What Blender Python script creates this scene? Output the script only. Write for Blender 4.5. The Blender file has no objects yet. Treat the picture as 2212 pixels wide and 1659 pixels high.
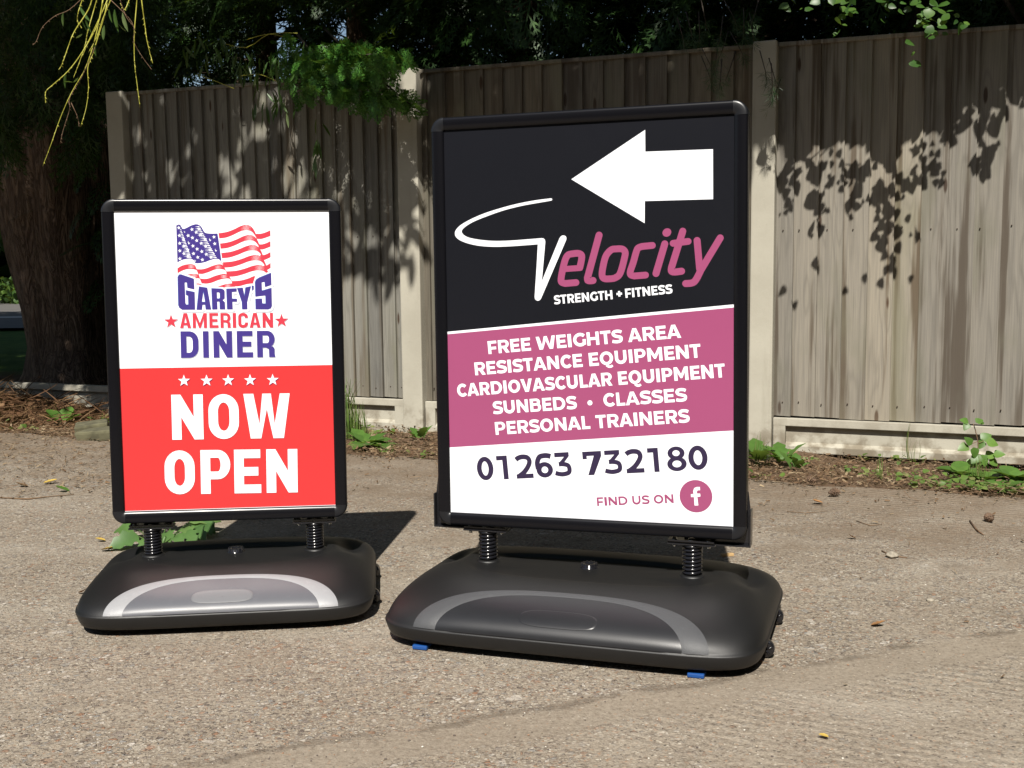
import bpy, bmesh, math, random
import numpy as np
from mathutils import Vector, Matrix
from mathutils.geometry import tessellate_polygon

S = bpy.context.scene
COL = S.collection
rnd = random.Random(7)
rng = np.random.default_rng(11)

# ------------------------------------------------------------------ camera
CAM_H = 0.96
FPX, PITCH, ROLL = 2529.0, 0.11579, -0.01159          # measured on a 2212 px wide view
cam_data = bpy.data.cameras.new('camera')
cam = bpy.data.objects.new('camera', cam_data)
COL.objects.link(cam)
S.camera = cam
cam_data.sensor_width = 36.0
cam_data.lens = 36.0 * FPX / 2212.0
cam_data.clip_start = 0.05
cam_data.clip_end = 400.0
_c, _s = math.cos(PITCH), math.sin(PITCH)
R0 = Vector((1, 0, 0)); U0 = Vector((0, _s, _c)); FW = Vector((0, _c, -_s))
_cr, _sr = math.cos(ROLL), math.sin(ROLL)
RX = R0 * _cr + U0 * _sr
UP = -R0 * _sr + U0 * _cr
m = Matrix((RX, UP, -FW)).transposed().to_4x4()
m.translation = Vector((0, 0, CAM_H))
cam.matrix_world = m

# ------------------------------------------------------------------ light
SUN = Vector((-0.080, -0.651, 0.755)).normalized()      # towards the sun
SUN_EL = math.asin(SUN.z)
SUN_AZ = math.atan2(SUN.x, SUN.y)
w = bpy.data.worlds.new('World'); S.world = w; w.use_nodes = True
nt = w.node_tree; nt.nodes.clear()
sky = nt.nodes.new('ShaderNodeTexSky'); sky.sky_type = 'NISHITA'; sky.sun_disc = False
sky.sun_elevation = SUN_EL; sky.sun_rotation = SUN_AZ
bg = nt.nodes.new('ShaderNodeBackground'); bg.inputs[1].default_value = 0.05
wo = nt.nodes.new('ShaderNodeOutputWorld')
nt.links.new(sky.outputs[0], bg.inputs[0]); nt.links.new(bg.outputs[0], wo.inputs[0])
sd = bpy.data.lights.new('sun', 'SUN'); sd.energy = 5.0; sd.angle = math.radians(0.53); sd.color = (1.0, 0.95, 0.87)
so = bpy.data.objects.new('sun', sd); COL.objects.link(so)
so.rotation_euler = SUN.to_track_quat('Z', 'Y').to_euler(); so.location = (0, -5, 8)
S.view_settings.view_transform = 'Standard'; S.view_settings.look = 'None'
S.view_settings.exposure = 0.72; S.view_settings.gamma = 1.0; S.view_settings.use_curve_mapping = False
S.cycles.max_bounces = 4; S.cycles.diffuse_bounces = 2; S.cycles.transparent_max_bounces = 8

# ------------------------------------------------------------------ helpers
def ray(px, py):
    X, Y = px - 1106.0, py - 829.5
    u = X * _cr + Y * _sr; v = -X * _sr + Y * _cr
    return (R0 * u - U0 * v) / FPX + FW
ORG = Vector((0, 0, CAM_H))
def ground_at(px, py, z=0.0):
    d = ray(px, py); return ORG + d * ((z - CAM_H) / d.z)
def at_depth(px, py, Y):
    d = ray(px, py); return ORG + d * (Y / d.y)

def tag(o, label=None, cat=None, group=None, kind=None):
    if label: o['label'] = label
    if cat: o['category'] = cat
    if group: o['group'] = group
    if kind: o['kind'] = kind
    return o
def empty(name, loc=(0, 0, 0), rz=0.0, **k):
    o = bpy.data.objects.new(name, None); COL.objects.link(o)
    o.location = loc; o.rotation_euler = (0, 0, rz); o.empty_display_size = 0.1
    tag(o, **k); return o

class MB:
    def __init__(s): s.v = []; s.f = []; s.m = []; s.sm = []
    def add(s, vs, fs, mi=0, smooth=False):
        b = len(s.v); s.v += [tuple(p) for p in vs]
        for f in fs: s.f.append([i + b for i in f]); s.m.append(mi); s.sm.append(smooth)
    def box(s, x0, x1, y0, y1, z0, z1, mi=0):
        if x0 > x1: x0, x1 = x1, x0
        if y0 > y1: y0, y1 = y1, y0
        if z0 > z1: z0, z1 = z1, z0
        v = [(x0,y0,z0),(x1,y0,z0),(x1,y1,z0),(x0,y1,z0),(x0,y0,z1),(x1,y0,z1),(x1,y1,z1),(x0,y1,z1)]
        s.add(v, [(0,3,2,1),(4,5,6,7),(0,1,5,4),(1,2,6,5),(2,3,7,6),(3,0,4,7)], mi)
    def cbox(s, x0, x1, y0, y1, z0, z1, c, mi=0):
        """box with chamfered edges"""
        cx, cy, cz = (x0+x1)/2, (y0+y1)/2, (z0+z1)/2
        hx, hy, hz = abs(x1-x0)/2, abs(y1-y0)/2, abs(z1-z0)/2
        bm = bmesh.new(); bmesh.ops.create_cube(bm, size=2)
        for q in bm.verts: q.co = Vector((q.co.x*hx+cx, q.co.y*hy+cy, q.co.z*hz+cz))
        bmesh.ops.bevel(bm, geom=list(bm.edges), offset=c, segments=2, affect='EDGES', profile=0.6)
        bm.verts.index_update()
        s.add([q.co[:] for q in bm.verts], [[q.index for q in f.verts] for f in bm.faces], mi); bm.free()
    def tube(s, pts, r, n=8, mi=0, closed=False, caps=True):
        pts = [Vector(p) for p in pts]; N = len(pts)
        rs = r if isinstance(r, (list, tuple)) else [r]*N
        rings = []; prev = None
        for i, p in enumerate(pts):
            if closed: t = pts[(i+1) % N] - pts[i-1]
            else: t = pts[min(i+1, N-1)] - pts[max(i-1, 0)]
            if t.length < 1e-9: t = Vector((0,0,1))
            t.normalize()
            if prev is None:
                a = Vector((0,0,1)) if abs(t.z) < 0.9 else Vector((1,0,0))
                prev = (a - t*a.dot(t)).normalized()
            else:
                q = prev - t*prev.dot(t)
                if q.length > 1e-6: prev = q.normalized()
            b = t.cross(prev)
            rings.append([p + (prev*math.cos(2*math.pi*k/n) + b*math.sin(2*math.pi*k/n))*rs[i] for k in range(n)])
        vs = [q for rg in rings for q in rg]; fs = []
        L = N if closed else N-1
        for i in range(L):
            j = (i+1) % N
            for k in range(n): fs.append((i*n+k, i*n+(k+1) % n, j*n+(k+1) % n, j*n+k))
        if caps and not closed: fs.append(tuple(range(n))[::-1]); fs.append(tuple((N-1)*n+k for k in range(n)))
        s.add(vs, fs, mi, True)
    def lathe(s, prof, axis='z', c=(0,0,0), n=24, mi=0):
        vs = []; fs = []
        for r, h in prof:
            for k in range(n):
                a = 2*math.pi*k/n
                p = (r*math.cos(a), r*math.sin(a), h)
                if axis == 'y': p = (p[0], p[2], p[1])
                if axis == 'x': p = (p[2], p[0], p[1])
                vs.append((p[0]+c[0], p[1]+c[1], p[2]+c[2]))
        for i in range(len(prof)-1):
            for k in range(n):
                fs.append((i*n+k, i*n+(k+1) % n, (i+1)*n+(k+1) % n, (i+1)*n+k))
        fs.append(tuple(range(n))[::-1]); fs.append(tuple((len(prof)-1)*n+k for k in range(n)))
        s.add(vs, fs, mi, True)
    def mesh(s, name, mats, autosmooth=None):
        me = bpy.data.meshes.new(name); me.from_pydata(s.v, [], s.f)
        for mt in (mats if isinstance(mats, (list, tuple)) else [mats]): me.materials.append(mt)
        me.polygons.foreach_set('material_index', s.m); me.polygons.foreach_set('use_smooth', s.sm)
        if autosmooth: 
            try: me.set_sharp_from_angle(angle=math.radians(autosmooth))
            except Exception: pass
        me.update(); return me
    def build(s, name, mats, parent=None, smooth=None, sharp=None):
        if smooth: s.sm = [True]*len(s.f)
        me = s.mesh(name, mats, sharp)
        o = bpy.data.objects.new(name, me); COL.objects.link(o)
        if parent is not None: o.parent = parent
        return o

def fast_mesh(name, V, F, mat, parent=None, smooth=False):
    """V (n,3) array, F (m,k) array with k vertices per face"""
    V = np.asarray(V, dtype=np.float32); F = np.asarray(F, dtype=np.int32)
    me = bpy.data.meshes.new(name); k = F.shape[1]
    me.vertices.add(len(V)); me.vertices.foreach_set('co', V.ravel())
    me.loops.add(F.size); me.loops.foreach_set('vertex_index', F.ravel())
    me.polygons.add(len(F)); me.polygons.foreach_set('loop_start', np.arange(0, F.size, k, dtype=np.int32))
    me.polygons.foreach_set('loop_total', np.full(len(F), k, dtype=np.int32))
    if smooth: me.polygons.foreach_set('use_smooth', np.ones(len(F), dtype=bool))
    for q in (mat if isinstance(mat, (list, tuple)) else [mat]): me.materials.append(q)
    me.update(calc_edges=True); me.validate()
    o = bpy.data.objects.new(name, me); COL.objects.link(o)
    if parent is not None: o.parent = parent
    return o

def scatter(T, TF, P, X, Yd, sc):
    """copies template T (k,3) faces TF to points P with x axis X, y hint Yd, scales sc"""
    X = X/np.linalg.norm(X, axis=1, keepdims=True)
    Z = np.cross(X, Yd); Z /= np.linalg.norm(Z, axis=1, keepdims=True)+1e-9
    Y = np.cross(Z, X)
    B = np.stack([X, Y, Z], 1)                    # n,3,3 rows are axes
    sc = np.asarray(sc)
    if sc.ndim == 1: sc = sc[:, None]*np.ones(3)
    W = np.einsum('kj,nj,nji->nki', T, sc, B) + P[:, None, :]
    n, k = len(P), len(T)
    F = TF[None] + (np.arange(n)*k)[:, None, None]
    return W.reshape(-1, 3), F.reshape(-1, TF.shape[1])
def cat(parts):
    V = []; F = []; b = 0
    for v, f in parts:
        V.append(v); F.append(f+b); b += len(v)
    return np.concatenate(V), np.concatenate(F)
def rdir(n): 
    a = rng.normal(size=(n, 3)); return a/np.linalg.norm(a, axis=1, keepdims=True)

# ------------------------------------------------------------------ materials
class NB:
    def __init__(s, name):
        s.m = bpy.data.materials.new(name); s.m.use_nodes = True; s.nt = s.m.node_tree; s.nt.nodes.clear()
        s.out = s.nt.nodes.new('ShaderNodeOutputMaterial')
    def n(s, typ, ins=None, **props):
        nd = s.nt.nodes.new('ShaderNode'+typ)
        for k, v in props.items(): setattr(nd, k, v)
        for k, v in (ins or {}).items():
            if isinstance(v, bpy.types.NodeSocket): s.nt.links.new(v, nd.inputs[k])
            else:
                try: nd.inputs[k].default_value = v
                except (TypeError, ValueError): nd.inputs[k].default_value = tuple(v)+(1.0,)
        return nd
    def math(s, op, a, b=0.0, c=None, clamp=False):
        d = {0: a, 1: b}
        if c is not None: d[2] = c
        return s.n('Math', d, operation=op, use_clamp=clamp).outputs[0]
    def mix(s, f, a, b, mode='MIX'):
        nd = s.nt.nodes.new('ShaderNodeMix'); nd.data_type = 'RGBA'; nd.blend_type = mode
        for k, v in ((0, f), (6, a), (7, b)):
            if isinstance(v, bpy.types.NodeSocket): s.nt.links.new(v, nd.inputs[k])
            else: nd.inputs[k].default_value = v if k == 0 else (tuple(v)+(1.0,))[:4]
        return nd.outputs[2]
    def ramp(s, f, stops, interp='LINEAR'):
        nd = s.nt.nodes.new('ShaderNodeValToRGB'); nd.color_ramp.interpolation = interp
        e = nd.color_ramp.elements
        while len(e) < len(stops): e.new(0.5)
        for q, (p, c) in zip(e, stops):
            q.position = p; q.color = (tuple(c)+(1.0,))[:4] if not isinstance(c, (int, float)) else (c, c, c, 1)
        s.nt.links.new(f, nd.inputs[0]); return nd.outputs[0]
    def mr(s, v, a, b, c=0.0, d=1.0, smooth=True):
        return s.n('MapRange', {0: v, 1: a, 2: b, 3: c, 4: d}, interpolation_type='SMOOTHSTEP' if smooth else 'LINEAR').outputs[0]
    def obj(s): return s.n('TexCoord').outputs['Object']
    def mapping(s, v, sc=(1,1,1), rot=(0,0,0), loc=(0,0,0)):
        return s.n('Mapping', {0: v, 1: loc, 2: rot, 3: sc}).outputs[0]
    def noise(s, v, scale, detail=4, rough=0.55, dist=0.0):
        return s.n('TexNoise', {'Vector': v, 'Scale': scale, 'Detail': detail, 'Roughness': rough, 'Distortion': dist}).outputs[0]
    def bump(s, h, strength, dist=0.01, normal=None):
        d = {'Height': h, 'Strength': strength, 'Distance': dist}
        if normal is not None: d['Normal'] = normal
        return s.n('Bump', d).outputs[0]
    def pbr(s, col, rough=0.6, normal=None, spec=0.5, metal=0.0, **extra):
        d = {'Base Color': col, 'Roughness': rough, 'Specular IOR Level': spec, 'Metallic': metal}
        if normal is not None: d['Normal'] = normal
        d.update(extra)
        b = s.n('BsdfPrincipled', d); s.nt.links.new(b.outputs[0], s.out.inputs[0]); return s.m

def flat_mat(name, col, rough=0.5, spec=0.5, metal=0.0, nscale=None, namt=0.12, bump=0.0, bscale=200, **ex):
    b = NB(name); o = b.obj(); c = col
    if nscale:
        f = b.noise(o, nscale, 5)
        c = b.mix(b.mr(f, 0.3, 0.7), tuple(x*(1-namt) for x in col), tuple(min(1, x*(1+namt)) for x in col))
    nr = b.bump(b.noise(o, bscale, 3), bump, 0.002) if bump else None
    return b.pbr(c, rough, nr, spec, metal, **ex)

def leaf_mat(name, ca, cb, cc=None, rough=0.45, trans=0.35, spec=0.4, k=0.75):
    ca = tuple(x*k for x in ca); cb = tuple(x*k for x in cb); cc = tuple(x*k for x in cc) if cc else None
    b = NB(name)
    rr = b.n('NewGeometry').outputs['Random Per Island']
    st = [(0.0, ca), (0.6, cb)] + ([(1.0, cc)] if cc else [])
    c = b.ramp(rr, st)
    nz = b.noise(b.obj(), 25, 3)
    c = b.mix(b.mr(nz, 0.3, 0.7, 0, 0.35), c, tuple(x*0.55 for x in ca))
    pb = b.n('BsdfPrincipled', {'Base Color': c, 'Roughness': rough, 'Specular IOR Level': spec})
    tr = b.n('BsdfTranslucent', {'Color': b.mix(0.4, c, (0.25, 0.35, 0.03), 'MIX')})
    mx = b.n('MixShader', {0: trans, 1: pb.outputs[0], 2: tr.outputs[0]})
    b.nt.links.new(mx.outputs[0], b.out.inputs[0]); return b.m

M = {}
M['frame'] = flat_mat('black_coated_aluminium', (0.004, 0.004, 0.0055), 0.26, 0.30, bump=0.02, bscale=900)
M['corner'] = flat_mat('black_plastic_corner', (0.007, 0.0075, 0.0095), 0.36, 0.5)
M['bracket'] = flat_mat('black_painted_steel', (0.010, 0.010, 0.012), 0.22, 0.6, bump=0.03, bscale=300)
M['spring'] = flat_mat('black_glossy_spring_steel', (0.008, 0.008, 0.010), 0.16, 0.7)
M['rubber'] = flat_mat('black_rubber', (0.010, 0.010, 0.010), 0.7, 0.3)
M['bolt'] = flat_mat('zinc_bolt', (0.62, 0.60, 0.55), 0.25, 0.5, 1.0)
M['blue'] = flat_mat('blue_plastic', (0.006, 0.055, 0.22), 0.5)

def plastic(name, col, rough, bs=0.25):
    b = NB(name); o = b.obj()
    g = b.noise(o, 420, 3, 0.7); g2 = b.noise(o, 6, 4)
    dust = b.noise(o, 38, 6, 0.7)
    c = b.mix(b.mr(dust, 0.52, 0.8, 0, 0.35), col, tuple(x*1.4+0.0015 for x in col))
    r = b.math('ADD', b.math('MULTIPLY', g2, 0.12), rough-0.06)
    return b.pbr(c, r, b.bump(g, bs, 0.0012), 0.5)
M['base'] = plastic('black_moulded_plastic', (0.0052, 0.0052, 0.0055), 0.50)
M['base_smooth'] = plastic('smooth_black_plastic', (0.011, 0.0115, 0.0135), 0.38, 0.08)
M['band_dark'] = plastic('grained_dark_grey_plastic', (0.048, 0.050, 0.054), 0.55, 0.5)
M['band_sheen'] = plastic('grained_plastic_sun_sheen_grey', (0.25, 0.254, 0.265), 0.45, 0.5)  # left base only: grey lifted in the colour to carry the sun's sheen
M['panel_sheen'] = plastic('satin_plastic_sun_sheen_grey', (0.085, 0.088, 0.10), 0.42, 0.12)  # left front panel, lightened in colour to stand in for sun sheen
M['pill_sheen'] = plastic('brushed_plastic_sun_sheen_grey', (0.13, 0.133, 0.142), 0.40, 0.1)  # left emblem, its colour raised along with the sun-bright panel

def print_mat(name, col):
    b = NB(name); o = b.obj()
    wr = b.noise(b.mapping(o, (1, 1, 0.6)), 5.0, 3, 0.5, 0.4)
    wr2 = b.noise(o, 2.2, 2)
    nr = b.bump(b.math('ADD', wr, b.math('MULTIPLY', wr2, 1.5)), 0.6, 0.005)
    return b.pbr(col, 0.27, nr, 0.38)
P = {k: print_mat('print_'+k, c) for k, c in dict(
    white=(0.74, 0.76, 0.80), red=(0.5250, 0.0338, 0.0360), navy=(0.0488, 0.0338, 0.1950), letter_red=(0.4950, 0.0413, 0.0638),
    light_blue=(0.0900, 0.1875, 0.4650), pale=(0.4500, 0.4800, 0.5400), charcoal=(0.0075, 0.0080, 0.0110), pink=(0.2775, 0.0615, 0.1425),
    plum=(0.026, 0.018, 0.048), shadow_blue=(0.1875, 0.0150, 0.0900)).items()}
PK = list(P.keys()); PI_ = {k: i for i, k in enumerate(PK)}

# ------------------------------------------------------------------ artwork helpers (all drawn flat on the poster plane)
def homography(src, dst):
    A = []; b = []
    for (x, y), (u, v) in zip(src, dst):
        A.append([x, y, 1, 0, 0, 0, -u*x, -u*y]); b.append(u)
        A.append([0, 0, 0, x, y, 1, -v*x, -v*y]); b.append(v)
    h = np.linalg.solve(np.array(A, float), np.array(b, float))
    return np.append(h, 1).reshape(3, 3)
class Art:
    """flat print: every shape is a thin film polygon on the poster, kept a hair above the one below"""
    def __init__(s, corners, w, h):
        s.w, s.h = w, h
        s.H = homography(corners, [(-w/2, h/2), (w/2, h/2), (-w/2, -h/2), (w/2, -h/2)])
        s.mb = MB(); s.k = 0
    def pt(s, z, p):
        x = z[0]+z[2]*p[0]; y = z[1]+z[2]*p[1]
        q = s.H @ np.array([x, y, 1.0]); return (q[0]/q[2], q[1]/q[2])
    def loops(s, loops, col, layer=None):
        """outer loop first, holes after; coordinates in metres on the poster"""
        s.k += 1
        y = -0.00006 - 0.0000030*s.k
        vs = [Vector((p[0], y, p[1])) for lp in loops for p in lp]
        tris = tessellate_polygon([[Vector((p[0], p[1], 0)) for p in lp] for lp in loops])
        out = []
        for t in tris:
            a, b, c = (vs[i] for i in t)
            n = (b-a).cross(c-a)
            if n.length < 1e-12: continue
            out.append(t if n.y < 0 else t[::-1])
        s.mb.add([v[:] for v in vs], out, PI_[col])
    def poly(s, z, pts, col, holes=()):
        s.loops([[s.pt(z, p) for p in pts]] + [[s.pt(z, p) for p in h] for h in holes], col)
    def stroke(s, z, pts, wd, col, cap=True, closed=False, smooth=0):
        if smooth: pts = crom(pts, smooth, closed)
        for lp in stroke_outline(pts, wd, cap, closed):
            pass
        lps = stroke_outline(pts, wd, cap, closed)
        s.loops([[s.pt(z, p) for p in lp] for lp in lps], col)
def crom(pts, k=6, closed=False):
    out = []; N = len(pts)
    rg = range(N) if closed else range(N-1)
    for i in rg:
        g = (lambda j: pts[j % N]) if closed else (lambda j: pts[max(0, min(N-1, j))])
        p0, p1, p2, p3 = g(i-1), g(i), g(i+1), g(i+2)
        for q in range(k):
            t = q/k
            out.append(tuple(0.5*((2*p1[a])+(-p0[a]+p2[a])*t+(2*p0[a]-5*p1[a]+4*p2[a]-p3[a])*t*t+(-p0[a]+3*p1[a]-3*p2[a]+p3[a])*t**3) for a in (0, 1)))
    if not closed: out.append(tuple(pts[-1]))
    return out
def stroke_outline(pts, wd, cap, closed):
    pts = [Vector((p[0], p[1])) for p in pts]; N = len(pts)
    L = []; R = []
    for i in range(N):
        if closed: a, b, c = pts[i-1], pts[i], pts[(i+1) % N]
        else: a, b, c = pts[max(0, i-1)], pts[i], pts[min(N-1, i+1)]
        d1 = (b-a) if (b-a).length > 1e-9 else (c-b); d2 = (c-b) if (c-b).length > 1e-9 else (b-a)
        d1.normalize(); d2.normalize()
        n1 = Vector((-d1.y, d1.x)); n2 = Vector((-d2.y, d2.x)); mm = n1+n2
        if mm.length < 1e-6: mm = n1
        mm.normalize(); k = 1/max(0.45, mm.dot(n1))
        L.append(b+mm*k*wd/2); R.append(b-mm*k*wd/2)
    if closed: return [[v[:] for v in L], [v[:] for v in R]]
    out = [v[:] for v in L]
    def arc(c, frm, s_):
        a0 = math.atan2(frm.y-c.y, frm.x-c.x)
        return [(c.x+wd/2*math.cos(a0+s_*math.pi*t/8), c.y+wd/2*math.sin(a0+s_*math.pi*t/8)) for t in range(1, 8)]
    if cap: out += arc(pts[-1], L[-1], -1)
    out += [v[:] for v in R[::-1]]
    if cap: out += arc(pts[0], R[0], -1)
    return [out]

# ---- letter shapes: each returns a list of (outer, [holes]) in a box w x h with stem t
def rr_loop(x0, y0, x1, y1, r, k=7, cor=(1, 1, 1, 1)):
    """rounded rectangle, anticlockwise; r = (rx, ry); cor = bl, br, tr, tl rounded"""
    rx, ry = r; out = []
    for (cx, cy, a0, sx, sy, on) in ((x0, y0, 180, 1, 1, cor[0]), (x1, y0, 270, -1, 1, cor[1]), (x1, y1, 0, -1, -1, cor[2]), (x0, y1, 90, 1, -1, cor[3])):
        if not on: out.append((cx, cy)); continue
        for q in range(k+1):
            a = math.radians(a0+90*q/k); out.append((cx+sx*rx+rx*math.cos(a), cy+sy*ry+ry*math.sin(a)))
    return out
def arcpts(cx, cy, rx, ry, a0, a1, k=16):
    return [(cx+rx*math.cos(math.radians(a0+(a1-a0)*i/k)), cy+ry*math.sin(math.radians(a0+(a1-a0)*i/k))) for i in range(k+1)]
def sk(pts, t, smooth=0):
    if smooth: pts = crom(pts, smooth)
    return (stroke_outline(pts, t, False, False)[0], 'strip')
def put(art, o, hs, f, col):
    """one letter stroke: a strip of quads when it is a bent stroke, else a filled outline"""
    if hs != 'strip': art.loops([[f(p) for p in o]]+[[f(p) for p in q] for q in hs], col); return
    art.k += 1; y = -0.00006 - 0.0000030*art.k; q = [f(p) for p in o]; n = len(q)//2; L, R = q[:n], q[n:][::-1]
    vs = [(p[0], y, p[1]) for p in L]+[(p[0], y, p[1]) for p in R]; fs = []
    for i in range(n-1):
        a, b, c = Vector(vs[i]), Vector(vs[i+1]), Vector(vs[n+i+1]); nn = (b-a).cross(c-a)
        fs.append((i, i+1, n+i+1, n+i) if nn.y < 0 else (n+i, n+i+1, i+1, i))
    art.mb.add(vs, fs, PI_[col])
def glyph(ch, w, h, t, cond):
    e = 0.86*t if not cond else 0.92*t          # horizontal bar thickness
    if ch in 'O0Q':
        if w < 0.85*h:
            rx = w/2; ry = min(h*0.5, w*(0.55 if cond else 0.85))
            o = rr_loop(0, 0, w, h, (rx, ry)); i = rr_loop(t, t*0.9, w-t, h-t*0.9, ((w-2*t)/2, max(ry-t*0.75, (w-2*t)/2*0.7)))
        else: o = arcpts(w/2, h/2, w/2, h/2*1.02, 0, 345, 23); i = arcpts(w/2, h/2, w/2-t*1.03, h/2-e, 0, 345, 23)
        r = [(o, [i])]
        if ch == 'Q': r.append(sk([(w*0.46, -h*0.005), (w*0.60, -h*0.13), (w*0.78, -h*0.15), (w*0.92, -h*0.07)], e*0.85, 4))
        return r
    if ch == 'I': return [([(0, 0), (w, 0), (w, h), (0, h)], [])]
    if ch == '1': return [([(0, h), (w, h), (w, 0), (w-t, 0), (w-t, h-e), (0, h-e)], [])]
    if ch == '7': return [([(0, h), (w, h), (w, h-e*1.1), (w*0.38+t*0.6, 0), (w*0.38-t*0.6, 0), (w-t*1.5, h-e), (t*0.85, h-e), (t*0.85, h-1.7*e), (0, h-1.7*e)], [])]
    if ch == 'L': return [([(0, 0), (w, 0), (w, e), (t, e), (t, h), (0, h)], [])]
    if ch == 'T': return [([(w/2-t/2, 0), (w/2+t/2, 0), (w/2+t/2, h-e), (w, h-e), (w, h), (0, h), (0, h-e), (w/2-t/2, h-e)], [])]
    if ch == 'H': return [([(0, 0), (t, 0), (t, h/2-e/2), (w-t, h/2-e/2), (w-t, 0), (w, 0), (w, h), (w-t, h), (w-t, h/2+e/2), (t, h/2+e/2), (t, h), (0, h)], [])]
    if ch in 'EF':
        b = h*0.5; a = [(t, h-e), (w, h-e), (w, h), (0, h), (0, 0)]
        if ch == 'E': return [([(0, 0), (w, 0), (w, e), (t, e), (t, b-e/2), (w*0.9, b-e/2), (w*0.9, b+e/2), (t, b+e/2), (t, h-e), (w*0.98, h-e), (w*0.98, h), (0, h)], [])]
        return [([(0, 0), (t, 0), (t, b-e*0.8), (w*0.93, b-e*0.8), (w*0.93, b+e*0.2), (t, b+e*0.2), (t, h-e), (w, h-e), (w, h), (0, h)], [])]
    if ch == 'N':
        k = (0.40 if not cond else 0.50)*h
        return [([(0, 0), (t, 0), (t, h-k), (w-t*0.96, 0), (w, 0), (w, h), (w-t, h), (w-t, k), (t*0.96, h), (0, h)], [])]
    if ch == 'M':
        vb = 0.17*h if not cond else 0.0; vt = vb+0.30*h if not cond else 0.34*h
        return [([(0, 0), (t, 0), (t, h*0.60), (w/2-t*0.28, vb), (w/2+t*0.28, vb), (w-t, h*0.60), (w-t, 0), (w, 0), (w, h), (w-t*1.05, h), (w/2, vt), (t*1.05, h), (0, h)], [])]
    if ch == 'W':
        if cond: xa = 0.255*w; ap = 0.46*t
        else: xa = 0.235*w; ap = 0.48*t
        return [([(0, h), (1.06*t, h), (xa+0.40*t, 0.32*h), (w/2-ap, h), (w/2+ap, h), (w-xa-0.40*t, 0.32*h), (w-1.06*t, h), (w, h), (w-xa+0.56*t, 0), (w-xa-0.56*t, 0), (w/2, 0.66*h), (xa+0.56*t, 0), (xa-0.56*t, 0)][::-1], [])]
    if ch == 'V': return [([(0, h), (1.12*t, h), (w/2, 0.30*h), (w-1.12*t, h), (w, h), (w/2+0.58*t, 0), (w/2-0.58*t, 0)][::-1], [])]
    if ch == 'A':
        a1 = 1.08*t; top = 0.76*h; f = lambda y: a1+(w/2-a1)*y/top
        y0 = 0.19*h; y1 = y0+e*0.85
        return [([(0, 0), (a1, 0), (f(y0), y0), (w-f(y0), y0), (w-a1, 0), (w, 0), (w/2+0.58*t, h), (w/2-0.58*t, h)], [[(f(y1), y1), (w/2, top), (w-f(y1), y1)]])]
    if ch == 'D':
        ry = h*0.5 if not cond else h*0.36; rx = w*0.56 if not cond else w*0.52
        return [(rr_loop(0, 0, w, h, (rx, ry), 10, (0, 1, 1, 0)), [rr_loop(t, e, w-t, h-e, (max(rx-t, 0.1*w), ry-e*0.9), 10, (0, 1, 1, 0))])]
    if ch in 'PRB':
        yb = h*(0.33 if ch == 'P' else 0.36)
        if ch == 'B': yb = h*0.46
        ry = (h-yb)/2; rx = min(w*0.5, ry*1.1) if not cond else w*0.42
        o1 = rr_loop(0, yb, w*(1 if ch != 'B' else 0.94), h, (rx, ry), 8, (0, 1, 1, 0)); i1 = rr_loop(t, yb+e*0.9, w*(1 if ch != 'B' else 0.94)-t, h-e*0.9, (max(rx-t, 0.06*w), max(ry-e*0.9, 0.02*h)), 8, (0, 1, 1, 0))
        r = [(o1, [i1])]
        if ch == 'B':
            ry = (yb+e*0.9)/2
            r.append((rr_loop(0, 0, w, yb+e*0.9, (rx, ry), 8, (0, 1, 1, 0)), [rr_loop(t, e*0.9, w-t, yb, (max(rx-t, 0.06*w), max(ry-e*0.9, 0.02*h)), 8, (0, 1, 1, 0))]))
        else: r.append(([(0, 0), (t, 0), (t, yb+e*0.3), (0, yb+e*0.3)], []))
        if ch == 'R':
            if cond: r.append(([(w-t*1.02, 0), (w*1.02, 0), (w*0.985, h*0.12), (w*0.985, yb*0.88), (w*0.90, yb*1.12), (w*0.5, yb+e*0.45), (w*0.5, yb+0.02*e), (w-t*1.05, yb*0.85)], []))
            else: r.append(([(w-t*1.12, 0), (w*1.02, 0), (w*0.70, yb+e*0.5), (w*0.34, yb+e*0.5)], []))
        return r
    if ch == 'U':
        ry = w*0.46; return [sk([(t/2, h), (t/2, ry)]+arcpts(w/2, ry, w/2-t/2, ry-e/2, 180, 360, 14)[1:]+[(w-t/2, h)], t)]
    if ch == 'S':
        return [sk([(w*0.92, h*0.80), (w*0.74, h-e*0.62), (w*0.50, h-e*0.5), (w*0.26, h-e*0.68), (t*0.52, h*0.72), (w*0.26, h*0.575), (w*0.55, h*0.49), (w*0.82, h*0.41), (w-t*0.52, h*0.27), (w*0.76, e*0.72), (w*0.50, e*0.5), (w*0.26, e*0.56), (w*0.04, h*0.17)], e*1.08, 4)]
    if ch in 'CG':
        if cond:
            ry = w*0.42; q = [(w-t/2, h*0.66), (w-t/2, h-ry)]+arcpts(w/2, h-ry, w/2-t/2, ry-e/2, 0, 180, 12)[1:]+[(t/2, ry)]+arcpts(w/2, ry, w/2-t/2, ry-e/2, 180, 360, 12)[1:]+[(w-t/2, h*0.36)]
            return [sk(q, t)]
        ww = w*1.12; q = arcpts(ww/2, h/2, ww/2-t/2, h/2-e/2, 42, 318, 26); r = [sk(q, t*0.98)]
        if ch == 'G': r.append(([(w-t, h*0.10), (w, h*0.10), (w, h*0.52), (w-t, h*0.52)], []))
        return r
    if ch == '2': return [sk([(w*0.07, h*0.80), (w*0.22, h-e*0.70), (w*0.47, h-e*0.5), (w*0.74, h-e*0.75), (w*0.84, h*0.70), (w*0.74, h*0.50), (w*0.48, h*0.26), (w*0.16, e*0.5)], e*1.08, 4), ([(w*0.03, 0), (w, 0), (w, e), (w*0.03, e)], [])]
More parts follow.
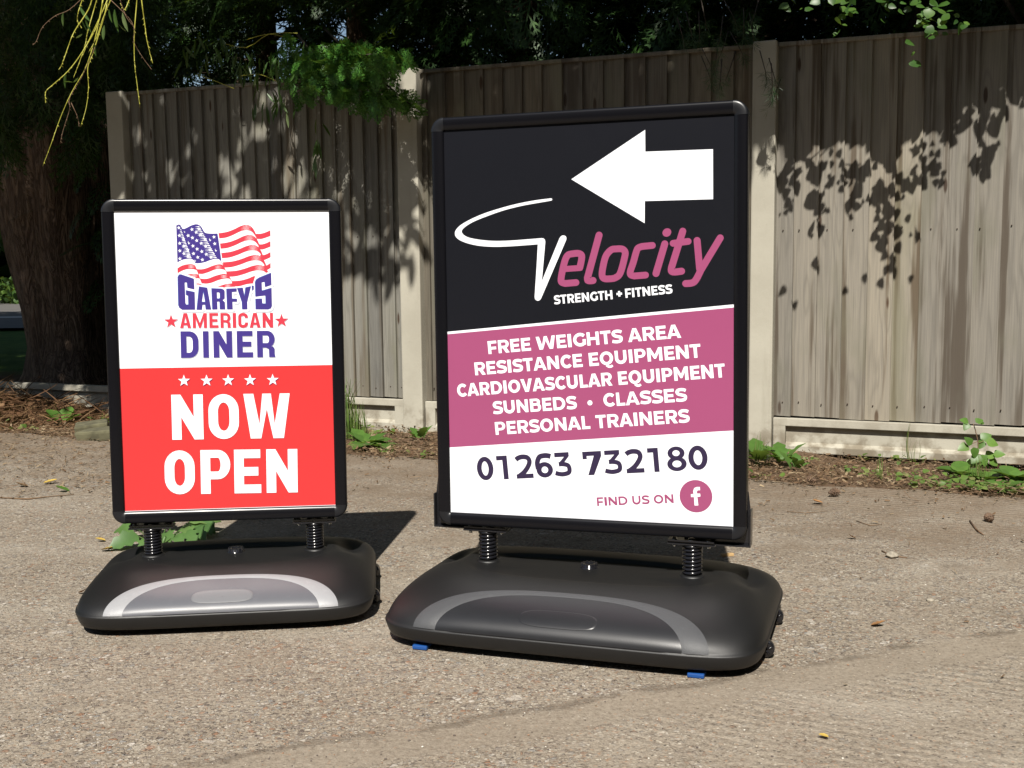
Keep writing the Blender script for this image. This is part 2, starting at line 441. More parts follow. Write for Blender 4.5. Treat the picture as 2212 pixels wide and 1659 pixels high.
    if ch == '3': return [([(w*0.05, h), (w*0.88, h), (w*0.88, h-e*0.9), (w*0.56, h*0.56), (w*0.26, h*0.56), (w*0.60, h-e), (w*0.05, h-e)][::-1], []), sk([(w*0.26, h*0.515), (w*0.50, h*0.515), (w*0.78, h*0.45), (w-t*0.52, h*0.29), (w*0.78, e*0.80), (w*0.47, e*0.5), (w*0.22, e*0.62), (w*0.03, h*0.16)], e, 4)]
    if ch == '6': return [(arcpts(w*0.52, h*0.315, w*0.48, h*0.325, 0, 345, 23), [arcpts(w*0.53, h*0.315, w*0.48-t, h*0.325-e, 0, 345, 23)]), sk([(w*0.93, h*0.86), (w*0.76, h-e*0.55), (w*0.54, h-e*0.5), (w*0.28, h*0.86), (w*0.13, h*0.64), (t*0.5, h*0.36)], t*0.98, 4)]
    if ch == '8': return [(arcpts(w*0.5, h*0.735, w*0.44, h*0.275, 0, 345, 23), [arcpts(w*0.5, h*0.735, w*0.44-t*0.95, h*0.275-e*0.82, 0, 345, 23)]), (arcpts(w*0.5, h*0.29, w*0.5, h*0.30, 0, 345, 23), [arcpts(w*0.5, h*0.29, w*0.5-t, h*0.30-e*0.85, 0, 345, 23)])]
    if ch == '+': return [([(w/2-t/2, h*0.2), (w/2+t/2, h*0.2), (w/2+t/2, h*0.5-t/2), (w, h*0.5-t/2), (w, h*0.5+t/2), (w/2+t/2, h*0.5+t/2), (w/2+t/2, h*0.8), (w/2-t/2, h*0.8), (w/2-t/2, h*0.5+t/2), (0, h*0.5+t/2), (0, h*0.5-t/2), (w/2-t/2, h*0.5-t/2)], [])]
    return []
ADV = dict(A=.79, B=.76, C=.72, D=.83, E=.66, F=.63, G=.79, H=.83, I=.34, L=.58, M=.98, N=.83, O=.87, P=.73, Q=.87, R=.75, S=.66, T=.64, U=.81, V=.75, W=1.17)
SB = dict(A=0., V=0., W=.01, T=.02, C=.045, O=.045, Q=.045, G=.045, S=.03)     # side bearings (em of 1, cap height .7)
def text_boxes(art, z, boxes, bl, br, cap0, cap1, t, col, cond, sh=None):
    """letters with measured extents: boxes = [(char, x_left, x_right)] along the base line bl..br"""
    base = lambda x: (x, bl[1]+(br[1]-bl[1])*(x-bl[0])/(br[0]-bl[0]))
    c0 = art.pt(z, cap0); c1 = art.pt(z, cap1); H_ = math.hypot(c1[0]-c0[0], c1[1]-c0[1])
    for ch, a, b in boxes:
        pa = art.pt(z, base(a)); pb = art.pt(z, base(b)); w_ = math.hypot(pb[0]-pa[0], pb[1]-pa[1]); ux, uy = (pb[0]-pa[0])/w_, (pb[1]-pa[1])/w_
        tw = t*H_
        f = lambda p, dx=0, dy=0: (pa[0]+p[0]*ux-p[1]*uy+dx, pa[1]+p[0]*uy+p[1]*ux+dy)
        gl = glyph(ch, w_, H_, tw if ch != 'I' else w_, cond)
        for o, hs in gl:
            if sh: put(art, o, hs, lambda p: f(p, sh[1], sh[2]), sh[0])
        for o, hs in gl:
            put(art, o, hs, f, col)
def text_line(art, p0, p1, txt, H_, t, col, track=0.0):
    """geometric sans line fitted between two base line points (metres on the poster)"""
    s_ = H_/0.7; adv = []
    for ch in txt: adv.append(0.30 if ch == ' ' else ADV[ch]+track)
    sb = lambda c: SB.get(c, .065)
    tot = sum(adv)-sb(txt[0])-sb(txt[-1])-track; L_ = math.hypot(p1[0]-p0[0], p1[1]-p0[1]); kx = L_/(tot*s_)
    ux, uy = (p1[0]-p0[0])/L_, (p1[1]-p0[1])/L_
    x = -sb(txt[0])*s_*kx
    for ch, a in zip(txt, adv):
        if ch != ' ':
            w_ = (ADV[ch]-2*sb(ch))*s_*kx
            if ch in 'EFLRPBDSCG': w_ += 0.035*s_*kx
            x0 = x+sb(ch)*s_*kx
            f = lambda p: (p0[0]+(x0+p[0])*ux-p[1]*uy, p0[1]+(x0+p[0])*uy+p[1]*ux)
            for o, hs in glyph(ch, w_, H_, t*H_ if ch != 'I' else w_, False):
                put(art, o, hs, f, col)
        x += a*s_*kx
def star(art, c, r, col, rot=0, dx=0, dy=0):
    art.loops([[(c[0]+dx+math.cos(math.radians(90+rot+36*i))*r*(1 if i % 2 == 0 else 0.40), c[1]+dy+math.sin(math.radians(90+rot+36*i))*r*(1 if i % 2 == 0 else 0.40)) for i in range(10)]], col)
def rect_(art, x0, x1, y0, y1, col): art.loops([[(x0, y0), (x1, y0), (x1, y1), (x0, y1)]], col)

# ------------------------------------------------------------------ diner poster
K = 4096/2212.0
def px4(l): return [(x*K, y*K) for x, y in l]
LW, LH = 0.574, 0.821
artL = Art(px4([(246.8, 458), (710.8, 453.4), (270, 1106), (723, 1090.5)]), LW, LH)
Z4 = (350, 750, .49729); Z5 = (640, 870, .24412); Z6 = (640, 1060, .24412); ZN = (300, 1450, .51989)
rect_(artL, -LW/2-.004, LW/2+.004, -LH/2-.004, LH/2+.004, 'white')
ysp = (artL.pt(Z4, (258, 1455))[1]+artL.pt(Z4, (1972, 1432))[1])/2
rect_(artL, -LW/2-.004, LW/2+.004, -LH/2+.0012, ysp, 'red')
# flag: stars field
canton = crom([(270,135),(310,118),(340,130),(360,165),(378,190),(430,178),(500,140),(560,118),(600,112),(640,122),(680,155),(715,215),(740,248),(790,262),(860,265),(946,262)], 4) + \
    [(962,360),(985,520),(1012,735)] + crom([(1010,732),(985,700),(950,682),(900,682),(830,700),(740,735),(640,755),(582,750),(565,720),(540,695),(500,682),(420,688),(350,708),(288,745)], 4)
artL.poly(Z5, canton, 'navy')
for (xa, xb, xc, xd, y0, y1) in ((322, 345, 425, 520, 190, 675), (568, 640, 822, 935, 135, 672)):
    nn = 19
    for i in range(nn):
        f = (i+.5)/nn; y = y0+(y1-y0)*f; l = xa+(xc-xa)*f; r = xb+(xd-xb)*f; d = (r-l)
        artL.poly(Z5, [(l-d*.18*((i % 3)), y+4), (r, y-7), (r+3, y), (r, y+9)], 'white')
for (x, y) in ((312,172),(322,300),(327,428),(328,550),(330,680),(388,360),(392,475),(395,595),(465,300),(528,198),(535,335),(543,470),(552,595),(598,245),(605,380),(612,520),(622,655),(665,290),(680,425),(688,560),(697,695),(745,360),(752,475),(762,605),(828,530),(838,655),(888,320),(900,430),(460,640),(458,535),(645,190)):
    c = artL.pt(Z5, (x, y)); r = (artL.pt(Z5, (x+34, y))[0]-c[0]); star(artL, c, r, 'white', 8)
for (x, y, r_) in ((825,368,16),(478,420,17),(920,540,16),(885,590,12),(408,240,10),(580,712,12)):
    artL.poly(Z5, [(x-r_*.7, y-2*r_), (x-r_*.4, y-r_*.2), (x+r_*1.3, y), (x+r_*.5, y+r_*.5), (x, y+1.6*r_), (x-r_*.6, y+r_*.6), (x-r_*1.1, y-r_*.6)], 'white')
# flag: stripes
base_t = [(962,258),(1100,235),(1220,190),(1320,140),(1400,118),(1460,124),(1510,155),(1550,210),(1576,268)]
base_b = [(970,343),(1080,330),(1200,285),(1310,230),(1400,206),(1470,212),(1520,240),(1565,300),(1592,345)]
Lx = [0, 18, 38, 70, 125, 215]; Ly = [0, 170, 325, 478, 627, 785]
r_t = [(1576,262),(1650,262),(1730,240),(1812,203)]; r_b = [(1592,345),(1660,348),(1740,325),(1814,297)]
def off(p, k, x0=962, x1=1430):
    w_ = min(1, max(0, (p[0]-x0)/(x1-x0))); return (p[0]+(1-w_)*Lx[k]+w_*min(54*k, 240), p[1]+(1-w_)*Ly[k]+w_*165*k)
for k in range(6):
    a = [off(p, k) for p in base_t]; b = [off(p, k) for p in base_b]
    if k == 5: a = [(p[0], p[1]) for p in a if p[0] < 1560]+[(1545, 1010)]; b = [p for p in b if p[0] < 1500]+[(1535, 1078)]; a = crom(a[:5]+[(1545, 1010)], 4); b = crom(b[:4]+[(1535, 1078)], 4)
    else: a = crom(a, 4); b = crom(b, 4)
    artL.poly(Z5, a+b[::-1], 'letter_red')
    if k < 5:
        for q in range(4):   # engraved highlight lines
            fy = .2+.2*q; cx = 1330+54*k; cy = 165*k
            artL.poly(Z5, [(cx-8*q+10, 150+cy+q*21), (cx+90, 128+cy+q*20), (cx+175, 150+cy+q*20), (cx+90, 134+cy+q*20)], 'white')
        rt_ = [(p[0]+min(34*k, 130)*(1-(p[0]-1576)/240), p[1]+k*(165+ (1812-p[0])/240*4)) for p in r_t]; rb_ = [(p[0]+min(34*k, 130)*(1-(p[0]-1576)/240), p[1]+k*(165+(1812-p[0])/240*4)) for p in r_b]
        rt_ = [(p[0], p[1]+k*14*(p[0]-1576)/240) for p in rt_]; rb_ = [(p[0], p[1]+k*10*(p[0]-1576)/240) for p in rb_]
        artL.poly(Z5, crom(rt_, 4)+crom(rb_, 4)[::-1], 'letter_red')
artL.poly(Z5, [(948,262),(964,262),(975,345),(1028,735),(1012,735),(985,520),(962,360)], 'white')
for tp, bt in (([(288,840),(350,800),(430,775),(520,770),(575,790),(605,850)], [(292,918),(370,875),(450,850),(530,848),(600,868),(628,920)]),
               ([(600,850),(680,852),(760,835),(860,795),(950,770),(1010,772),(1045,800)], [(630,925),(700,927),(790,900),(900,855),(980,845),(1060,858),(1090,890)]),
               ([(440,942),(520,930),(600,930),(635,945),(655,1000)], [(590,1000),(610,998),(630,1000),(650,1005),(662,1010)]),
               ([(650,1000),(720,1010),(800,1000),(900,960),(990,935),(1060,925),(1120,945),(1140,975)], [(690,1080),(760,1087),(850,1070),(950,1030),(1040,1005),(1120,1000),(1160,1020),(1175,1040)]),
               ([(590,1085),(640,1085),(680,1100)], [(600,1100),(650,1105),(695,1112)]),
               ([(940,1138),(1050,1100),(1130,1085),(1190,1085),(1225,1130)], [(960,1142),(1060,1148),(1130,1146),(1190,1144),(1228,1138)])):
    artL.poly(Z5, crom(tp, 4)+crom(bt, 4)[::-1], 'letter_red')
for (cx, cy) in ((450, 795), (890, 800), (500, 945), (985, 955), (1050, 1108)):
    for q in range(3): artL.poly(Z5, [(cx+5, cy+q*17), (cx+60, cy-6+q*17), (cx+125, cy+q*17), (cx+60, cy+q*17)], 'white')
artL.stroke(Z5, [(575,790),(600,850),(630,925),(655,1000),(690,1085)], 8, 'letter_red', smooth=4)
artL.stroke(Z5, [(1012,735),(1045,800),(1090,890),(1140,975),(1175,1040),(1228,1130)], 8, 'letter_red', smooth=4)
artL.stroke(Z5, [(1560,235),(1600,385),(1650,560),(1705,740),(1740,905)], 8, 'letter_red', smooth=4)
# word mark
G_ = [([(295,985),(318,945),(350,940),(560,1010),(567,1185),(455,1160),(448,1080),(430,1068),(408,1075),(420,1410),(435,1437),(470,1435),(466,1290),(432,1280),(430,1200),(572,1228),(578,1518),(365,1520),(322,1490),(305,1450)], []),
      ([(645,1137),(778,1157),(842,1515),(755,1515),(745,1437),(700,1437),(690,1520),(605,1520)], [[(715,1215),(745,1390),(690,1390)]]),
      ([(848,1165),(1020,1172),(1055,1190),(1063,1220),(1063,1330),(1030,1358),(1065,1390),(1072,1512),(985,1512),(982,1400),(975,1383),(940,1383),(945,1512),(862,1515)], [[(935,1232),(970,1232),(985,1250),(987,1320),(975,1335),(938,1333)]]),
      ([(1092,1172),(1260,1165),(1260,1218),(1183,1225),(1185,1335),(1265,1335),(1265,1385),(1190,1385),(1195,1510),(1105,1512)], []),
      ([(1268,1162),(1360,1152),(1388,1290),(1405,1150),(1495,1128),(1432,1390),(1435,1508),(1350,1510),(1345,1390)], []),
      ([(1510,1120),(1540,1118),(1540,1180),(1515,1205)], []),
      ([(1825,905),(1830,1105),(1735,1138),(1725,1135),(1720,1055),(1670,1065),(1675,1200),(1832,1152),(1837,1450),(1820,1490),(1775,1508),(1572,1508),(1568,1335),(1675,1330),(1680,1410),(1735,1412),(1733,1290),(1720,1280),(1568,1300),(1562,1060),(1580,1020),(1630,985)], [])]
for o, hs in G_:
    q = [(x+16, y+18) for x, y in o]; artL.stroke(Z5, q, 66, 'pale', closed=True) if False else None
for o, hs in G_:
    for i in range(len(o)): artL.stroke(Z5, [(o[i-1][0]+14, o[i-1][1]+16), (o[i][0]+14, o[i][1]+16)], 62, 'pale')
for o, hs in G_:
    for i in range(len(o)): artL.stroke(Z5, [o[i-1], o[i]], 60, 'white')
    artL.poly(Z5, o, 'white')
for o, hs in G_: artL.poly(Z5, [(x-7, y-6) for x, y in o], 'light_blue', [[(x-7, y-6) for x, y in h] for h in hs])
for o, hs in G_: artL.poly(Z5, o, 'navy', hs)
text_boxes(artL, Z6, [('A',330,512),('M',540,772),('E',812,960),('R',994,1160),('I',1194,1250),('C',1284,1444),('A',1470,1650),('N',1682,1855)], (330, 1042), (1850, 1025), (540, 1040), (533, 795), .205, 'letter_red', True, ('pale', .0006, -.0006))
text_boxes(artL, Z6, [('D',345,637),('I',710,804),('N',880,1188),('E',1263,1527),('R',1593,1885)], (345, 1532), (1888, 1510), (345, 1530), (328, 1092), .215, 'navy', True, ('pale', .0008, -.0008))
for (x, y) in ((185, 935), (1993, 912)):
    c = artL.pt(Z6, (x, y)); r = artL.pt(Z6, (x+120, y))[0]-c[0]
    star(artL, c, r, 'pale', 0, .0008, -.0008); star(artL, c, r, 'letter_red')
for (x, y) in ((838,144),(1012,142),(1178,139),(1346,137),(1520,134)):
    c = artL.pt(ZN, (x, y)); r = artL.pt(ZN, (x+48, y))[0]-c[0]
    star(artL, c, r, 'shadow_blue', 0, .0013, -.0012); star(artL, c, r, 'white')
text_boxes(artL, ZN, [('N',748,989),('O',1030,1262),('W',1300,1655)], (745, 598), (1605, 580), (745, 598), (738, 252), .205, 'white', True)
text_boxes(artL, ZN, [('O',692,922),('P',968,1195),('E',1225,1430),('N',1472,1710)], (690, 1018), (1708, 997), (968, 1013), (958, 677), .215, 'white', True)

# ------------------------------------------------------------------ fitness poster
RW, RH = 0.742, 0.996
artR = Art(px4([(959.3, 282), (1585.5, 247.3), (974, 1106.5), (1584, 1137)]), RW, RH)
RA = (1700, 400, .6103); RB = (1700, 1150, .6103); R1 = (1900, 1270, .45208); R2 = (1800, 1440, .49729); R3 = (1880, 1740, .45208); R4 = (1780, 760, .51537)
rect_(artR, -RW/2-.004, RW/2+.004, -RH/2-.004, RH/2+.004, 'white')
def span(z, pl, pr):
    """a sloping printed edge, continued to both sides of the poster"""
    A_, B_ = artR.pt(z, pl), artR.pt(z, pr); k = (B_[1]-A_[1])/(B_[0]-A_[0])
    return [(x, A_[1]+k*(x-A_[0])) for x in (-RW/2-.004, RW/2+.004)]
ek = span(RA, (153, 1517), (2022, 1338)); ep = span(RA, (153, 1533), (2022, 1358)); ew = span(RB, (168, 1048), (2020, 936))
artR.loops([[ek[0], ek[1], (RW/2+.004, RH/2+.004), (-RW/2-.004, RH/2+.004)]], 'charcoal')
artR.loops([[ew[0], ew[1], ep[1], ep[0]]], 'pink')
artR.poly(RA, [(960,518),(1443,195),(1444,338),(1886,322),(1887,649),(1441,661),(1440,806)], 'white')
sw = crom([(825,62),(700,78),(560,105),(420,142),(290,185),(180,235),(110,280),(79,325),(92,368),(150,402),(250,428),(370,438),(500,435),(620,427),(722,419)], 4) + \
    [(712,600),(697,825),(699,842),(708,853),(722,858),(737,853),(746,842)] + [(942,385),(944,370),(938,356),(925,350),(910,351),(898,360),(890,372)] + \
    [(753,705),(766,560),(780,400),(777,384),(768,374),(755,371)] + crom([(752,371),(640,380),(500,390),(370,392),(250,380),(170,360),(132,325),(150,290),(220,245),(330,200),(460,155),(600,120),(740,95),(828,80)], 4)+[(834,74),(832,65)]
artR.poly(R4, sw, 'white')
def vs(pts, wd=52, **k): artR.stroke(R4, pts, wd, 'pink', **k)
vs([(1018,716),(935,723)]+crom([(935,723),(906,712),(903,680),(918,600),(938,530),(960,500),(990,493)], 4)[1:]+crom([(990,493),(1030,489),(1058,500),(1062,530),(1048,600)], 4)[1:])
vs([(1046,603),(930,611)], 46, cap=False); artR.poly(R4, [(1030,580),(1075,560),(1066,622),(1030,626)], 'pink')
vs([(1197,348),(1107,680)]+crom([(1107,680),(1110,698),(1128,702),(1150,700)], 3)[1:], 54)
vs(crom([(1250,510),(1290,463),(1330,455),(1375,456),(1398,478),(1395,520),(1362,640),(1325,678),(1280,687),(1235,684),(1220,655),(1228,590)], 5, True), 52, closed=True)
vs([(1610,428),(1530,436)]+crom([(1530,436),(1500,448),(1485,478),(1462,560),(1440,625),(1442,655),(1470,665)], 4)[1:]+[(1557,658)])
vs([(1706,416),(1638,646)], 54)
artR.loops([[artR.pt(R4, (1722+34*math.cos(a*math.pi/12)-4*math.sin(a*math.pi/12), 328+33*math.sin(a*math.pi/12))) for a in range(24)]], 'pink')
vs([(1845,318),(1758,600)]+crom([(1758,600),(1757,625),(1772,634),(1800,633)], 3)[1:]+[(1836,628)], 54)
vs([(1770,412),(1887,397)], 52)
vs([(1956,390),(1976,610)], 54)
vs([(2135,370),(1985,620)]+crom([(1985,620),(1950,690),(1920,718),(1868,724)], 4)[1:], 54)
dist_ = lambda p, q: math.hypot(p[0]-q[0], p[1]-q[1])
h_ = dist_(artR.pt(R4, (848, 817)), artR.pt(R4, (852, 886)))
for a, b, tx in (((850,886),(1303,845),'STRENGTH'), ((1403,835),(1765,800),'FITNESS')):
    text_line(artR, artR.pt(R4, a), artR.pt(R4, b), tx, h_, .235, 'white')
text_boxes(artR, R4, [('+',1335,1378)], (850, 887), (1765, 800), (850, 887), (848, 817), .23, 'white', False)
H1 = dist_(artR.pt(R1, (113, 208)), artR.pt(R1, (122, 322)))
for z, a, z2, b, tx in ((R1,(122,322),R1,(1826,176),'FREE WEIGHTS AREA'), (R2,(205,122),R1,(2002,350),'RESISTANCE EQUIPMENT'), (R2,(63,296),R1,(2216,525),'CARDIOVASCULAR EQUIPMENT'),
                        (R2,(350,436),R2,(1021,392),'SUNBEDS'), (R2,(1240,375),R2,(1906,330),'CLASSES'), (R2,(370,602),R2,(1927,500),'PERSONAL TRAINERS')):
    text_line(artR, artR.pt(z, a), artR.pt(z2, b), tx, H1, .245, 'white')
c = artR.pt(R2, (1127, 343)); r = artR.pt(R2, (1147, 343))[0]-c[0]
artR.loops([arcpts(c[0], c[1], r, r, 0, 345, 23)], 'white')
text_boxes(artR, R3, [('0',72,218),('1',250,345),('2',412,566),('6',590,742),('3',757,911)], (72, 404), (2110, 302), (72, 404), (62, 196), .215, 'plum', False)
text_boxes(artR, R3, [('7',1012,1178),('3',1198,1358),('2',1385,1547),('1',1585,1680),('8',1752,1924),('0',1942,2112)], (72, 404), (2110, 302), (1680, 325), (1662, 112), .215, 'plum', False)
hh = dist_(artR.pt(R3, (1120, 552)), artR.pt(R3, (1128, 628)))
text_line(artR, artR.pt(R3, (1128, 628)), artR.pt(R3, (1805, 600)), 'FIND US ON', hh, .225, 'pink')
c = artR.pt(R3, (2000, 540)); r = abs(artR.pt(R3, (2145, 540))[0]-artR.pt(R3, (1855, 540))[0])/2
artR.loops([arcpts(c[0], c[1], r, r, 0, 350, 35)], 'pink')
artR.poly(R3, [(2035,458),(2037,487),(2015,488),(2008,500),(2010,517),(2038,517),(2040,543),(2012,547),(2022,622),(1988,623),(1983,548),(1957,548),(1955,522),(1980,520),(1975,495),(1985,468),(2008,458)], 'white')

# ------------------------------------------------------------------ pavement sign builder
def make_sign(loc, yaw, lean, inpl, zc, W, H, art, a, b, ox, rf, Ht, sx, light, side_brackets, label, ncoil):
    root = empty('pavement_sign', (loc[0], loc[1], 0), yaw, label=label, cat='pavement sign', group='pavement signs on sprung water bases')
    PM = Matrix.Translation((0, 0, zc)) @ Matrix.Rotation(-lean, 4, 'X') @ Matrix.Rotation(-inpl, 4, 'Y')
    def fin(o): o.matrix_local = PM; return o
    # poster and backing
    fin(art.mb.build('poster', [P[k] for k in PK], root))
    q = MB(); q.box(-W/2-.014, W/2+.014, .002, .026, -H/2-.014, H/2+.014); fin(q.build('backing_panel', M['bracket'], root))
    # snap frame: four rails and four corner caps swept from one profile
    ex = .033; prof = [(0, .014), (0, -.003), (.0008, -.0062), (.003, -.0084), (.007, -.0095), (.018, -.0092), (.026, -.0078), (.031, -.0056), (.0325, -.0038), (.0332, .0012)]
    prof = prof + [(d, .028-y) for d, y in prof[::-1]]
    Xo, Zo, R_ = W/2+ex, H/2+ex, .034
    def sweep(mb, path, grow=0.0):
        rings = []
        for (cx, cz, dx, dz, r) in path:
            rings.append([(cx+dx*(r-d+grow), y-(grow if y < .014 else -grow), cz+dz*(r-d+grow)) for d, y in prof])
        n = len(prof); vs = [p for g in rings for p in g]; fs = []
        for i in range(len(rings)-1):
            for k in range(n-1): fs.append((i*n+k, i*n+k+1, (i+1)*n+k+1, (i+1)*n+k))
        fs.append(tuple(range(n))); fs.append(tuple((len(rings)-1)*n+k for k in range(n))[::-1])
        mb.add(vs, fs, 0, True)
    fr = MB()
    for (d, s0) in (((0, 1), 1), ((0, -1), 1), ((1, 0), 0), ((-1, 0), 0)):
        if s0: sweep(fr, [(x, d[1]*(Zo-R_), 0, d[1], R_) for x in (-(Xo-R_)+.001, Xo-R_-.001)])
        else: sweep(fr, [(d[0]*(Xo-R_), z, d[0], 0, R_) for z in (-(Zo-R_)+.001, Zo-R_-.001)])
    frame = fin(fr.build('frame', M['frame'], root, sharp=40))
    for qx in (-1, 1):
        for qz in (-1, 1):
            cb = MB(); pa = []
            pa.append((qx*(Xo-R_)-qx*.0008, qz*(Zo-R_), 0, qz, R_))
            for i in range(9):
                an = math.radians(90*i/8); pa.append((qx*(Xo-R_), qz*(Zo-R_), qx*math.sin(an), qz*math.cos(an), R_))
            pa.append((qx*(Xo-R_), qz*(Zo-R_)-qz*.0008, qx, 0, R_))
            sweep(cb, pa, .0006)
            cb.build('corner_cap', M['corner'], frame, sharp=50)
    # base shell
    yc = .015; yb = -.002; e0 = .0575
    def lev(e):
        e = max(0, min(1, e)); k_ = 1-math.cos(e*math.pi/2)
        return e0+(Ht-e0)*math.sin(e*math.pi/2), a-.003-.125*k_**1.05, b-.003-.222*k_, 7.0-4.2*e**.7
    def surf(x, e, off_=0.0):
        z, ax, by, n = lev(e); y = -by*(max(0, 1-abs(x/ax)**n))**(1/n)
        return (x+ox, y+yb-off_*math.cos(e*1.3), z+off_*math.sin(e*1.3)+off_*.2)
    NS = 176; ts = [2*math.pi*k/NS for k in range(NS)]
    def ring(z, ax, by, n):
        out = []
        for t in ts:
            cx, sy = math.cos(t), math.sin(t)
            out.append([ax*math.copysign(abs(cx)**(2/n), cx)+ox, by*math.copysign(abs(sy)**(2/n), sy)*(rf if sy > 0 else 1)+yb, z])
        return out
    rings = [ring(.017, a-.06, b-.06, 6), ring(.0175, a-.020, b-.020, 7), ring(.022, a-.010, b-.010, 7), ring(.030, a-.006, b-.006, 7), ring(.053, a, b, 7), ring(.0565, a-.001, b-.001, 7)]
    for i in range(25): z, ax, by, n = lev(i/24); rings.append(ring(z, ax, by, n))
    z1, ax1, by1, n1 = lev(1)
    for f, dz in ((.965, -.0005), (.93, -.003), (.88, -.0065), (.80, -.008), (.66, -.008), (.5, -.0075), (.34, -.007), (.18, -.007), (.05, -.007)): rings.append(ring(z1+dz, ax1*f, by1*f, 2.7))
    ss = lambda t: t*t*(3-2*t)
    for rg in rings:
        for p in rg:
            for s_ in (-1, 1):
                d = math.hypot(p[0]-s_*sx, (p[1]-yc))
                if p[2] > e0 and d < .085:
                    f = ss(max(0, min(1, (.085-d)/.05))); p[2] = p[2]*(1-f)+(Ht-.003)*f
                    if p[2] > 0: pass
            if p[2] > e0+.01 and abs(p[0]-ox) > a-.125:      # hand hold hollows at both ends
                u = (abs(p[0]-ox)-(a-.125))/.11; v = (p[1]-yc-.05)/.11
                if 0 < u < 1 and abs(v) < 1: p[2] -= .024*ss(1-abs(2*u-1))*ss(1-abs(v))
    n = NS; vsx = [tuple(p) for g in rings for p in g]; fs = []
    for i in range(len(rings)-1):
        for k in range(n): fs.append((i*n+k, i*n+(k+1) % n, (i+1)*n+(k+1) % n, (i+1)*n+k))
    fs.append(tuple(range(n))[::-1]); fs.append(tuple((len(rings)-1)*n+k for k in range(n)))
    q = MB(); q.add(vsx, fs, 0, True); base = q.build('base', M['base'], root, sharp=55)
    # arch trim and inner front panel
    xo, xi, eo, ei = .755*a, .63*a, .76, .685
    def curve(ph, X_, E_): c_, s_ = math.cos(ph), math.sin(ph); return (-X_*math.copysign(abs(c_)**(2/2.7), c_), E_*max(0, s_)**(2/2.25))
    q = MB(); NN = 90; vs_ = []; fs = []; KR = 5
    for i in range(NN+1):
        ph = math.pi*i/NN; o = curve(ph, xo, eo); w_ = curve(ph, xi, ei)
        for k in range(KR+1):
            f = k/KR; x = o[0]*(1-f)+w_[0]*f; e = max(.015, o[1]*(1-f)+w_[1]*f)
            vs_.append(surf(x, e, .0002 if k in (0, KR) else .0022))
    for i in range(NN):
        for k in range(KR): fs.append((i*(KR+1)+k, i*(KR+1)+k+1, (i+1)*(KR+1)+k+1, (i+1)*(KR+1)+k))
    q.add(vs_, fs, 0, True); q.build('arch_trim', M['band_sheen' if light else 'band_dark'], base)
    q = MB(); vs_ = []; fs = []; KR = 12
    for i in range(NN+1):
        ph = math.pi*i/NN; w_ = curve(ph, xi*.998, ei*.99)
        for k in range(KR+1): vs_.append(surf(w_[0], .015+(max(.015, w_[1])-.015)*k/KR, .0012))
    for i in range(NN):
        for k in range(KR): fs.append((i*(KR+1)+k, (i+1)*(KR+1)+k, (i+1)*(KR+1)+k+1, i*(KR+1)+k+1))
    q.add(vs_, fs, 0, True); q.build('front_panel', M['panel_sheen' if light else 'base_smooth'], base)
    pw = .20*a; q = MB(); vs_ = []; fs = []
    NR = 40
    for rr, of in ((1.0, .0012), (.97, .0026), (.93, .0028), (.6, .0028), (.3, .0028), (.02, .0028)) if light else ((1.0, .0012), (.96, .0021), (.93, .0022), (.6, .0022), (.3, .0022), (.02, .0022)):
        for i in range(NR):
            t = 2*math.pi*i/NR; c_, s_ = math.cos(t), math.sin(t)
            vs_.append(surf(pw*rr*math.copysign(abs(c_)**.55, c_), .345+.125*rr*math.copysign(abs(s_)**.7, s_), of))
    for j in range(5):
        for i in range(NR): fs.append((j*NR+i, j*NR+(i+1) % NR, (j+1)*NR+(i+1) % NR, (j+1)*NR+i))
    q.add(vs_, fs, 0, True); q.build('oval_emblem', M['pill_sheen' if light else 'base_smooth'], base)
    # filler cap
    q = MB(); zt = Ht-.007
    q.lathe([(.024, zt-.004), (.024, zt+.002), (.021, zt+.003), (.0205, zt+.009), (.019, zt+.0105), (.012, zt+.0105), (.011, zt+.008)], 'z', (0, yc+.018, 0), 28)
    for k in range(12):
        an = 2*math.pi*k/12; q.box(.0195*math.cos(an)-.002, .0195*math.cos(an)+.002, yc+.018+.0195*math.sin(an)-.002, yc+.018+.0195*math.sin(an)+.002, zt+.002, zt+.0118)
    q.build('filler_cap', M['spring'], base)
    # feet and wheels
    for fx in (-.70*a, .72*a):
        for fyy in (-b+(.022 if not light else .085), b-.06):
            q = MB(); q.cbox(fx-.019, fx+.019, yc+fyy-.02, yc+fyy+.02, 0.0, .0105, .003); q.build('foot', M['blue' if not light else 'rubber'], base)
    for (wx, wy) in ((a+ox-.010, -.17), (a+ox-.012, .08)):
        q = MB(); rr = .021
        q.lathe([(rr*.6, -.008), (rr*.97, -.008), (rr, -.006), (rr, .006), (rr*.97, .008), (rr*.78, .008), (rr*.76, .004), (.004, .004)], 'y', (wx, yc+wy, rr+.002), 24)
        for k in range(5):
            an = 2*math.pi*k/5+.3; q.tube([(wx, yc+wy-.0085, rr+.002), (wx+rr*.85*math.cos(an), yc+wy-.0085, rr+.002+rr*.85*math.sin(an))], .0022, 6)
        q.build('wheel', M['spring'], base)
    # springs and brackets
    zb = Ht-.004; zf = zc-H/2-ex          # underside of frame
    zt = zf-.015
